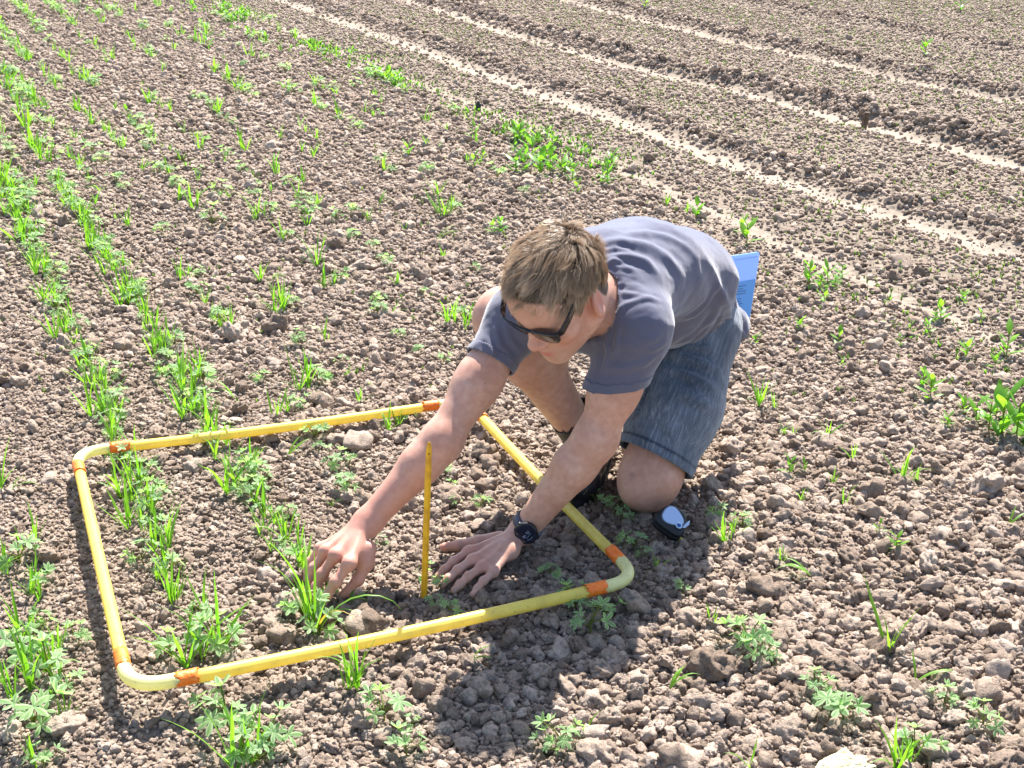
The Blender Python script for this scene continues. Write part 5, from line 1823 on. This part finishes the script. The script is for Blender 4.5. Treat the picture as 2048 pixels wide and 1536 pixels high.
def shorts():
    S = [Ell(pelvis + np.array([.005, .015, -.02]), np.array([LAT, np.cross((0, 0, 1), LAT), (0, 0, 1)]), (.152, .125, .125), .05)]
    S += [Cone(hip_l, (hip_l + kn_l) / 2, .084, .096, .05), Cone((hip_l + kn_l) / 2, kn_l, .096, .086, .05), Cone(hip_r, kn_r, .090, .080, .05)]
    P, Q = skin_of(S, .0042)
    P = relax(P, Q, 3, .5)
    al, ar = unit(kn_l - hip_l), unit(kn_r - hip_r)
    Ll, Lr = np.linalg.norm(kn_l - hip_l), np.linalg.norm(kn_r - hip_r)
    hem_l = hip_l + al * Ll * .875; hem_r = hip_r + ar * Lr * .74
    nl = unit(al + np.array([-.14, .02, -.05]))
    P, Q, _ = cut(P, Q, hem_l, nl, np.linalg.norm(P - kn_l, axis=1) < .19)
    P, Q, _ = cut(P, Q, hem_r, ar, np.linalg.norm(P - kn_r, axis=1) < .20)
    wax = unit(spine[1] - pelvis)
    P = relax(P, Q, 1, .4)
    spec = [
        ([(1330, 705), (1390, 720), (1440, 745), (1466, 775)], .0060, .014), ([(1320, 735), (1380, 752), (1430, 780), (1456, 805)], .0050, .012),
        ([(1360, 690), (1420, 700), (1470, 722)], .0050, .011), ([(1345, 780), (1400, 800), (1440, 830)], .0030, .016),
        ([(1300, 765), (1272, 825), (1246, 885)], .0042, .007), ([(1330, 830), (1350, 880), (1345, 925)], .0028, .016), ([(1290, 840), (1300, 880), (1290, 905)], .0025, .014),
        ([(1468, 720), (1462, 790), (1440, 860), (1410, 930)], .0030, .006),
        ([(1150, 705), (1175, 712), (1205, 716)], .0040, .010),
    ]
    P = folds(P, Q, spec)
    n = normals_of(P, Q)
    P = P + n * (.0026 * fbm(P * 16, 2) + .0012 * fbm(P * 45, 2))[:, None]
    M = denim()
    t = ((P - hip_l) @ al)
    dl = np.linalg.norm(np.cross(P - hip_l, al), axis=1); dr = np.linalg.norm(np.cross(P - hip_r, ar), axis=1)
    isl = dl < dr
    ax = np.where(isl[:, None], al, ar); og = np.where(isl[:, None], hip_l, hip_r)
    tt = ((P - og) * ax).sum(1)
    e1 = unit(np.cross(al, (0, 0, 1))); e2 = np.cross(al, e1)
    leg = np.stack([tt, (P - og) @ e1, (P - og) @ e2], -1)
    # seam down the inside and the outside of the near leg
    bvh = BVHTree.FromPolygons(P.tolist(), Q.tolist())
    seam = np.zeros(len(P))
    for px in ([(1298, 775), (1272, 830), (1247, 887)], [(1470, 725), (1462, 790), (1440, 860), (1408, 935)]):
        c = ray_pts(bvh, px)
        for i in range(len(c) - 1):
            ba = c[i + 1] - c[i]; q = np.clip((P - c[i]) @ ba / (ba @ ba), 0, 1)
            d = np.linalg.norm(P - c[i] - q[:, None] * ba, axis=1)
            seam = np.maximum(seam, np.exp(-(d / .0045) ** 2) * np.clip(.65 + .9 * fbm(P * 160, 1), 0, 1))
    dh = (P - hem_l) @ nl
    hemband = (np.linalg.norm(P - kn_l, axis=1) < .19) & (dh > -.022)
    near_l = np.linalg.norm(P - kn_l, axis=1) < .19
    seam = np.maximum(seam, np.where(near_l, np.exp(-((dh + .021) / .0032) ** 2), 0) * .8)
    def attrs(me, idx=None):
        for nm, ty, v in (('leg', 'FLOAT_VECTOR', leg), ('seam', 'FLOAT', seam)):
            v = v if idx is None else v[idx]
            a = me.attributes.new(nm, ty, 'POINT'); a.data.foreach_set('vector' if ty == 'FLOAT_VECTOR' else 'value', v.astype(np.float32).ravel())
    o = finish_cloth("shorts", P, Q, M, .003)
    attrs(o.data)
    tag(o, "faded blue grey denim shorts")
    q = Q[hemband[Q].all(1)]; used = np.unique(q); mp = np.full(len(P), -1); mp[used] = np.arange(len(used))
    h = finish_cloth("leg_hem", P[used] + n[used] * .0022, mp[q], M, .003); attrs(h.data, used)
    h.parent = o
    # underwear showing between shirt and shorts
    m, nt, b = new_mat("leaf_print")
    geo = N(nt, 'ShaderNodeNewGeometry'); v = N(nt, 'ShaderNodeTexVoronoi', i_Scale=70.0, feature='F1')
    mpn = N(nt, 'ShaderNodeMapping'); mpn.inputs['Scale'].default_value = (1, .4, 1.2); mpn.inputs['Rotation'].default_value = (.4, .6, .3)
    nt.links.new(geo.outputs['Position'], mpn.inputs['Vector']); nt.links.new(mpn.outputs[0], v.inputs['Vector'])
    k = ramp(nt, [(.25, (.06, .14, .07)), (.36, (.012, .018, .02)), (1, (.010, .014, .016))], v.outputs['Distance'])
    nt.links.new(k.outputs[0], b.inputs['Base Color']); b.inputs['Roughness'].default_value = .85
    U = [Ell(pelvis + np.array([.005, .012, .0]), np.array([LAT, np.cross((0, 0, 1), LAT), (0, 0, 1)]), (.155, .125, .125), .05)]
    P2, Q2 = skin_of(U, .006)
    P2, Q2, _ = cut(P2, Q2, pelvis + wax * .085, wax); P2, Q2, _ = cut(P2, Q2, pelvis - wax * .02, -wax)
    u = finish_cloth("underwear_waistband", P2, Q2, m, .002)
    return o


SHIRT = shirt()
SHORTS = shorts()


# ------------------------------------------------------------------ shoes
def boots():
    M, nt, b = new_mat("black_leather")
    geo = N(nt, 'ShaderNodeNewGeometry'); n1 = N(nt, 'ShaderNodeTexNoise', i_Scale=40.0, i_Detail=5.0); nt.links.new(geo.outputs['Position'], n1.inputs['Vector'])
    k = ramp(nt, [(.35, (.010, .010, .012)), (.65, (.026, .025, .027)), (.8, (.06, .05, .042))], n1.outputs[0]); nt.links.new(k.outputs[0], b.inputs['Base Color'])
    b.inputs['Roughness'].default_value = .5; bump(nt, b, n1.outputs[0], .25, .004)
    sole = plain("rubber_sole", (.012, .012, .013), .8)
    lace = plain("boot_lace", (.02, .02, .024), .8)
    def one(heel, toe, ankle, shaft, label):
        root = [Cone(heel, toe, .040, .038, .02, (0, 0, 1), .85), Ell(toe - unit(toe - heel) * .02 + np.array([0, 0, .004]), np.eye(3), (.044, .046, .036), .02),
                Cone(heel + np.array([0, 0, .012]), ankle, .044, .050, .03), Cone(ankle, shaft, .050, .052, .02), Cone(ankle, heel + (toe - heel) * .55 + np.array([0, 0, .022]), .045, .036, .03)]
        P, Q = skin_of(root, .004)
        P = relax(P, Q, 2)
        ax = unit(shaft - ankle)
        P, Q, _ = cut(P, Q, shaft, ax, np.linalg.norm(P - shaft, axis=1) < .08)
        n = normals_of(P, Q)
        along = (P - heel) @ unit(toe - heel)
        P = P + n * (.0022 * np.sin(P @ unit((.3, .2, 1)) * 260 + 3 * fbm(P * 20, 2)) * np.exp(-((along - .11) / .06) ** 2) + .0015 * fbm(P * 25, 2))[:, None]
        o = finish_cloth("boot", P, Q, M, .003); tag(o, label)
        d = unit(toe - heel)
        sd = unit(np.cross(d, (0, 0, 1)))
        pts = []
        for w in np.linspace(0, 2 * math.pi, 30, endpoint=False):
            L = np.linalg.norm(toe - heel) / 2 + .043
            pts.append(((heel + toe) / 2 + d * math.cos(w) * L + sd * math.sin(w) * (.043 - .006 * math.cos(w))))
        zb = min(heel[2], toe[2]) - .038
        V = [(p[0], p[1], zb) for p in pts] + [(p[0], p[1], zb + .02) for p in pts]
        F = [tuple(range(30))[::-1], tuple(range(30, 60))] + [(i, (i + 1) % 30, 30 + (i + 1) % 30, 30 + i) for i in range(30)]
        s = mesh_obj("sole", V, F, sole, PERSON, smooth=False); s.parent = o
        return o
    one(np.array([.205, 2.925, .040]), np.array([.150, 2.70, .036]), np.array([.175, 2.835, .095]), an_r + (kn_r - an_r) * .16 + np.array([0, 0, .01]), "black leather boot under the raised knee")
    one(np.array([.425, 3.06, .10]), np.array([.44, 3.09, .05]), an_l + np.array([.005, .02, .0]), an_l + (kn_l - an_l) * .12, "black boot behind the kneeling leg")
    # sock edge
    a = unit(kn_r - an_r); c = an_r + (kn_r - an_r) * .19
    v, f = ring_tube([c - a * .02, c - a * .005, c + a * .006], [.041, .043, .042], 24, .01, False)
    o = mesh_obj("sock", v, f, cloth_mat("sock", (.10, .035, .025), (.13, .05, .035)), PERSON); o.modifiers.new('thickness', 'SOLIDIFY').thickness = .003


boots()


# ------------------------------------------------------------------ hair
def hair():
    r = np.random.default_rng(5)
    GV = np.array([0, 0, -1.0]) @ HA.T                        # gravity in head axes
    whorl = np.array([.012, .108, -.062])
    cr = np.array([0, .036, -.014]); rad = np.array([.077, .087, .099])
    def surf(d):                                             # point of the skull in a direction
        d = d / np.linalg.norm(d, axis=-1, keepdims=True)
        t = 1 / np.linalg.norm(d / rad, axis=-1, keepdims=True)
        return cr + d * t
    d = r.normal(size=(110000, 3)); p = surf(d)
    ok = p[:, 1] > hairline(p) + r.normal(0, .004, len(p))
    p = p[ok]
    nstr = 25000
    p = p[:nstr]
    # clumps
    nc = 650
    cen = p[r.choice(len(p), nc, replace=False)]
    own = np.argmin((p * p).sum(1)[:, None] + (cen * cen).sum(1)[None] - 2 * p @ cen.T, 1)
    cdir = r.normal(0, 1, (nc, 3)); clen = r.uniform(.7, 1.2, nc); clift = r.uniform(.12, .75, nc); cshade = r.uniform(0, 1, nc)
    nrm = (p - cr) / rad ** 2; nrm /= np.linalg.norm(nrm, axis=1)[:, None]
    away = p - whorl; away -= nrm * (away * nrm).sum(1)[:, None]; away /= np.linalg.norm(away, axis=1)[:, None] + 1e-6
    # on top the hair is pushed forward and to his right
    top = np.clip((p[:, 1] - .03) / .07, 0, 1)[:, None]
    comb = np.array([-.42, 0.0, .75]); comb = comb[None] - nrm * (nrm @ comb)[:, None]
    side = np.clip(np.abs(p[:, 0]) / .07, 0, 1)[:, None]
    front = np.clip((p[:, 2] - .015) / .06, 0, 1)
    sweep = np.array([-.95, .12, .22]); sweep = sweep[None] - nrm * (nrm @ sweep)[:, None] * .8
    fr_ = (front[:, None] * top)
    flow = away * (1 - .5 * top) * (1 - .75 * fr_) + comb * .7 * top * (1 - fr_) + sweep * 1.1 * fr_ + GV[None] * (.22 + .35 * side) * (1 - .8 * fr_) + .22 * cdir[own] + 1.35 * np.stack([fbm(p * 32 + 3, 2), fbm(p * 32 + 31, 2), fbm(p * 32 + 57, 2)], -1)
    flow /= np.linalg.norm(flow, axis=1)[:, None]
    length = (.020 + .043 * top[:, 0] + .004 * front * top[:, 0]) * clen[own] * r.uniform(.7, 1.15, len(p))
    length *= np.where(p[:, 1] < 0, .75, 1)
    near_w = np.clip(np.linalg.norm(p - whorl, axis=1) / .045, .35, 1)
    length *= near_w; clw = (near_w ** 1.5)[:, None]
    fly = r.random(len(p)) < .08
    length = np.where(fly, length * 1.25, length); flow = np.where(fly[:, None], flow + r.normal(0, .6, flow.shape), flow)
    segs = 7
    pts = np.zeros((len(p), segs + 1, 3)); pts[:, 0] = p - nrm * .002
    dirv = nrm * (.35 + .75 * clift[own])[:, None] * clw + flow * .9
    dirv /= np.linalg.norm(dirv, axis=1)[:, None]
    cur = pts[:, 0].copy()
    wob = r.normal(0, .10, (len(p), 3))
    for s in range(segs):
        cur = cur + dirv * (length / segs)[:, None]
        # stay outside the skull
        q = (cur - cr) / (rad + .004 + .010 * clift[own][:, None])
        m = np.linalg.norm(q, axis=1)
        push = np.maximum(1 - m, 0)
        nn = (cur - cr) / rad ** 2; nn /= np.linalg.norm(nn, axis=1)[:, None]
        cur = cur + nn * (push * .085)[:, None]
        pts[:, s + 1] = cur
        t_ = flow - nn * (flow * nn).sum(1)[:, None] * .75
        dirv = dirv * .66 + t_ * .38 + GV[None] * .07 + wob * .5 + r.normal(0, .05, dirv.shape)
        dirv /= np.linalg.norm(dirv, axis=1)[:, None]
    # gather strands towards their clump
    for s in range(1, segs + 1):
        w = .58 * (s / segs) ** 1.3
        mean = np.stack([np.bincount(own, weights=pts[:, s, k], minlength=nc) for k in range(3)], -1) / np.maximum(np.bincount(own, minlength=nc), 1)[:, None]
        pts[:, s] = pts[:, s] * (1 - w) + mean[own] * w
    ear = np.array([.086, -.004, -.010])
    q_ = pts.copy(); q_[:, :, 0] = np.abs(q_[:, :, 0])
    clear = (np.linalg.norm(q_ - ear, axis=2).min(1) > .034)
    pts = pts[clear]; p = p[clear]; own = own[clear]; front = front[clear]
    W = HC + pts @ HA * HS
    n = len(p)
    V = np.zeros((n, segs + 1, 3, 3)); rw = r.uniform(.00022, .00042, n)
    for s in range(segs + 1):
        t = W[:, min(s + 1, segs)] - W[:, max(s - 1, 0)]; t /= np.linalg.norm(t, axis=1)[:, None] + 1e-9
        a = np.cross(t, np.array([.3, .5, .81])); a /= np.linalg.norm(a, axis=1)[:, None] + 1e-9
        b = np.cross(t, a)
        rr = rw * (1 - .75 * (s / segs) ** 2)
        for k in range(3):
            w = 2 * math.pi * k / 3
            V[:, s, k] = W[:, s] + (a * math.cos(w) + b * math.sin(w)) * rr[:, None]
    base = (np.arange(n) * (segs + 1) * 3)[:, None, None]
    s_ = np.arange(segs)[None, :, None] * 3; k_ = np.arange(3)[None, None, :]
    q = np.stack([base + s_ + k_, base + s_ + (k_ + 1) % 3, base + s_ + 3 + (k_ + 1) % 3, base + s_ + 3 + k_], -1).reshape(-1, 4)
    m, nt, bs = new_mat("hair")
    L = nt.links
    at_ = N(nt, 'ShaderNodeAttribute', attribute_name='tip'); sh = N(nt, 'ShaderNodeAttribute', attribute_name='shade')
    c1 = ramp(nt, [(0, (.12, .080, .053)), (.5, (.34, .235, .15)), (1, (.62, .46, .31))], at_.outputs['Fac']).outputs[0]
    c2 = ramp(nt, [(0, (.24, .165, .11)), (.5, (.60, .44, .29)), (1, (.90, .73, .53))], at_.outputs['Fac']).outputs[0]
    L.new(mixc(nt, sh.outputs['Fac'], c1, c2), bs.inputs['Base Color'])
    bs.inputs['Roughness'].default_value = .38; bs.inputs['Specular IOR Level'].default_value = .55
    tr = N(nt, 'ShaderNodeBsdfTranslucent'); L.new(mixc(nt, 1.0, c2, (.9, .75, .55), 'MULTIPLY'), tr.inputs['Color'])
    mx = N(nt, 'ShaderNodeMixShader'); mx.inputs[0].default_value = .3
    L.new(bs.outputs[0], mx.inputs[1]); L.new(tr.outputs[0], mx.inputs[2]); L.new(mx.outputs[0], nt.nodes['Material Output'].inputs['Surface'])
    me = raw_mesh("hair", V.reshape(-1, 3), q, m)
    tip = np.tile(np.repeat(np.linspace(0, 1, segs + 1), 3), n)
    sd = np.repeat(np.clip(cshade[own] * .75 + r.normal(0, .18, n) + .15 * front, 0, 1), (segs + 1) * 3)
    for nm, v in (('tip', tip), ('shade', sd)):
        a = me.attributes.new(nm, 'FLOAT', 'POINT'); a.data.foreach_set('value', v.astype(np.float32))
    o = bpy.data.objects.new("hair", me); col.objects.link(o); put_under(o, PERSON)
    tag(o, "tousled light brown hair with sunlit blond tips")
    # eyebrows
    ev = []; ef = []
    for s in (1, -1):
        for k in range(90):
            u = r.uniform(0, 1); b0 = hd((.012 + .036 * u) * s, .0205 + .007 * math.sin(u * 2.6) + r.normal(0, .0018), .096 - .016 * u * u)
            e0 = b0 + (HL * s * .007 + HU * .002 + HF * .0015)
            i = len(ev); sdv = HU * .0004
            ev += [tuple(b0 - sdv), tuple(b0 + sdv), tuple(e0), tuple(b0 + HF * .0004)]; ef += [(i, i + 1, i + 2), (i, i + 3, i + 2)]
    mesh_obj("eyebrows", ev, ef, plain("brow_hair", (.09, .055, .03), .6), PERSON)


hair()


# ------------------------------------------------------------------ sunglasses
def sunglasses():
    c = hd(0, .002, .104)
    root = empty("sunglasses", tuple(c))
    root.matrix_basis = frame_matrix(c, HL, HU * .966 + HF * .259) @ Matrix.Scale(HS, 4)
    tag(root, "black framed sunglasses with dark lenses worn by the kneeling man", "sunglasses")
    fr = plain("black_acetate", (.008, .008, .010), .25, .5)
    lens = plain("dark_lens", (.010, .009, .008), .06, .6, 0, .3)
    def curve_z(x): return -1.9 * x * x - 3.0 * max(0, abs(x) - .05) ** 2
    def outline(s, g):
        base = [(.010, .010), (.014, .0175), (.030, .0200), (.050, .0205), (.064, .0190), (.067, .011), (.064, -.004), (.056, -.0165), (.040, -.0215), (.024, -.0195), (.014, -.010)]
        cx = sum(p[0] for p in base) / len(base); cy = sum(p[1] for p in base) / len(base)
        p = [((cx + (q[0] - cx) * g), (cy + (q[1] - cy) * g)) for q in base]
        for _ in range(2):
            o = []
            for i in range(len(p)):
                a, b = p[i], p[(i + 1) % len(p)]
                o += [(a[0] * .75 + b[0] * .25, a[1] * .75 + b[1] * .25), (a[0] * .25 + b[0] * .75, a[1] * .25 + b[1] * .75)]
            p = o
        return [(q[0] * s, q[1]) for q in p]
    # front: two rims and a bridge in one piece
    V = []; F = []
    for s in (1, -1):
        o_, i_ = outline(s, 1.12), outline(s, .86)
        n = len(o_); b0 = len(V)
        for (ring, dz) in ((o_, .0), (o_, .0042), (i_, .0042), (i_, .0)):
            for (x, y) in ring: V.append((x, y, curve_z(x) + dz - .002))
        for a in range(4):
            for k in range(n):
                F.append((b0 + a * n + k, b0 + a * n + (k + 1) % n, b0 + ((a + 1) % 4) * n + (k + 1) % n, b0 + ((a + 1) % 4) * n + k))
    bp = [(-.013, .012), (-.008, .0150), (0, .0158), (.008, .0150), (.013, .012)]
    b0 = len(V)
    for (x, y) in bp:
        for (dy, dz) in ((-.0035, -.002), (.003, -.002), (.003, .0028), (-.0035, .0028)): V.append((x, y + dy, curve_z(x) + dz))
    for i in range(len(bp) - 1):
        for a in range(4): F.append((b0 + i * 4 + a, b0 + i * 4 + (a + 1) % 4, b0 + (i + 1) * 4 + (a + 1) % 4, b0 + (i + 1) * 4 + a))
    me = bpy.data.meshes.new("front_frame"); me.from_pydata(V, [], F); me.materials.append(fr)
    o = bpy.data.objects.new("front_frame", me); col.objects.link(o); o.parent = root
    bv = o.modifiers.new('bevel', 'BEVEL'); bv.width = .0008; bv.segments = 2
    for s in (1, -1):
        i_ = outline(s, .88); n = len(i_)
        cx = sum(p[0] for p in i_) / n; cy = sum(p[1] for p in i_) / n
        V = []; F = []
        for g in (1, .66, .33):
            for (x, y) in i_:
                X, Y = cx + (x - cx) * g, cy + (y - cy) * g
                V.append((X, Y, curve_z(X) + .0008 + .0012 * (1 - g)))
        V.append((cx, cy, curve_z(cx) + .002))
        for a in range(2):
            for k in range(n): F.append((a * n + k, a * n + (k + 1) % n, (a + 1) * n + (k + 1) % n, (a + 1) * n + k))
        for k in range(n): F.append((2 * n + k, 2 * n + (k + 1) % n, 3 * n))
        me = bpy.data.meshes.new("lens"); me.from_pydata(V, [], F); me.materials.append(lens); me.polygons.foreach_set('use_smooth', [True] * len(F))
        o = bpy.data.objects.new("lens", me); col.objects.link(o); o.parent = root
        o.modifiers.new('thickness', 'SOLIDIFY').thickness = .0015
        # temple to the ear
        V = []; F = []
        path = [(.0665, .013, -.012), (.0735, .014, -.020), (.0790, .020, -.045), (.0800, .027, -.080), (.0795, .033, -.108), (.0800, .024, -.128)]
        hs = [.0090, .0090, .0078, .0066, .0060, .0036]
        for (x, y, z), h in zip(path, hs):
            for (dx, dy) in ((-.0016, -h), (.0020, -h), (.0020, h), (-.0016, h)): V.append(((x + dx) * s, y + dy, z))
        for i in range(len(path) - 1):
            for a in range(4): F.append((i * 4 + a, i * 4 + (a + 1) % 4, (i + 1) * 4 + (a + 1) % 4, (i + 1) * 4 + a))
        F.append((0, 1, 2, 3)); F.append(tuple(len(V) - 4 + k for k in range(4)))
        me = bpy.data.meshes.new("temple"); me.from_pydata(V, [], F); me.materials.append(fr)
        o = bpy.data.objects.new("temple", me); col.objects.link(o); o.parent = root
        bv = o.modifiers.new('bevel', 'BEVEL'); bv.width = .0008; bv.segments = 2


sunglasses()


# ------------------------------------------------------------------ wristwatch
def watch():
    ax = unit(wr_l - el_l)                                   # towards the hand
    bvh = BVHTree.FromPolygons(BV.tolist(), BQ.tolist())
    c0 = wr_l - ax * .020
    up = unit(camv(.25, .2, .95)); up = unit(up - ax * (up @ ax))
    h = bvh.ray_cast(Vector(c0 + up * .2), Vector(-up))
    top = np.array(h[0]) if h[0] is not None else c0 + up * .03
    s12 = np.cross(up, ax)                                   # 12 o'clock
    if s12 @ camv(1, -1, 0) < 0: s12 = -s12
    root = empty("wristwatch", tuple(top))
    x3 = np.cross(s12, up)
    root.matrix_basis = frame_matrix(top + up * .0055, ax, np.cross(up, ax))
    tag(root, "dark round smartwatch on the man's left wrist", "wristwatch")
    Mi = np.array(root.matrix_basis.inverted())
    blk = plain("watch_case", (.010, .011, .014), .35)
    face = plain("watch_glass", (.008, .012, .028), .08, .6, 0, .5)
    strap = plain("watch_strap", (.075, .082, .115), .65)
    glow = plain("watch_digits", (.30, .36, .48), .5)
    extrude(oval(0, 0, .0232, .0232, 40), .0105, .0020, name="case", mat=blk, parent=root)
    extrude(oval(0, 0, .0248, .0248, 12), .0040, .0012, name="bezel", mat=blk, parent=root, M=Matrix.Translation((0, 0, .0028)))
    extrude(oval(0, 0, .0212, .0212, 40), .0016, .0004, name="glass", mat=face, parent=root, M=Matrix.Translation((0, 0, .0056)))
    yl = np.cross(up, ax)
    sgn = 1 if (yl @ s12) > 0 else -1
    for k in (-1, 1):                                         # lugs
        for j in (-1, 1):
            extrude([(-.003, -.006), (.003, -.006), (.0022, .0035), (-.0022, .0035)], .006, .001, name="lug", mat=blk, parent=root, M=Matrix.Translation((.0085 * j, .0215 * k, -.001)) @ Matrix.Rotation(0 if k > 0 else math.pi, 4, 'Z'))
    extrude(oval(0, 0, .0022, .0022, 10), .004, .0005, name="button", mat=blk, parent=root, M=Matrix.Translation((.0240, 0, 0)) @ Matrix.Rotation(R(90), 4, 'Y'))
    # strap follows the wrist
    n = 48
    V = []
    for i in range(n):
        w = 2 * math.pi * i / n
        d = up * math.cos(w) + yl * math.sin(w)
        for (o_, t_) in ((-.0095, .0008), (.0095, .0008), (.0095, .0032), (-.0095, .0032)):
            q = c0 + ax * o_
            hh = bvh.ray_cast(Vector(q + d * .12), Vector(-d), .12)
            base = np.array(hh[0]) if hh[0] is not None else q + d * .027
            rr = min((base - q) @ d, .037)
            V.append(tuple((Mi @ np.append(q + d * (rr + t_), 1))[:3]))
    F = []
    for i in range(n):
        j = (i + 1) % n
        for a in range(4): F.append((i * 4 + a, i * 4 + (a + 1) % 4, j * 4 + (a + 1) % 4, j * 4 + a))
    me = bpy.data.meshes.new("strap"); me.from_pydata(V, [], F); me.materials.append(strap); me.polygons.foreach_set('use_smooth', [True] * len(F))
    o = bpy.data.objects.new("strap", me); col.objects.link(o); o.parent = root
    # the display: 15 18 with its small dial marks
    def digits(body, size, x, y, rot=0):
        cu = bpy.data.curves.new("digits", 'FONT'); cu.body = body; cu.size = size; cu.align_x = 'CENTER'; cu.align_y = 'CENTER'; cu.extrude = .0001
        cu.materials.append(glow)
        t = bpy.data.objects.new("digits", cu); col.objects.link(t); t.parent = root
        t.matrix_local = Matrix.Rotation(0 if sgn > 0 else math.pi, 4, 'Z') @ Matrix.Translation((x, y, .0067)) @ Matrix.Rotation(rot, 4, 'Z')
    digits("15", .0088, -.0058 * sgn, 0); digits("18", .0088, .0058 * sgn, 0)
    def arc(r0, a0, a1, w, nm):
        P_ = []
        for k in range(12):
            a = R(a0 + (a1 - a0) * k / 11); P_.append((r0 * math.cos(a), r0 * math.sin(a)))
        Q_ = [((r0 + w) / r0 * p[0], (r0 + w) / r0 * p[1]) for p in P_][::-1]
        extrude(P_ + Q_, .0002, 0, name=nm, mat=glow, parent=root, M=Matrix.Rotation(0 if sgn > 0 else math.pi, 4, 'Z') @ Matrix.Translation((0, 0, .0067)), smooth=False)
    arc(.0135, 45, 105, .0007, "dial_arc")
    extrude([(-.008, 0), (.008, 0), (.008, .0006), (-.008, .0006)], .0002, 0, name="dial_line", mat=glow, parent=root, M=Matrix.Rotation(0 if sgn > 0 else math.pi, 4, 'Z') @ Matrix.Translation((0, .0062, .0067)), smooth=False)


watch()
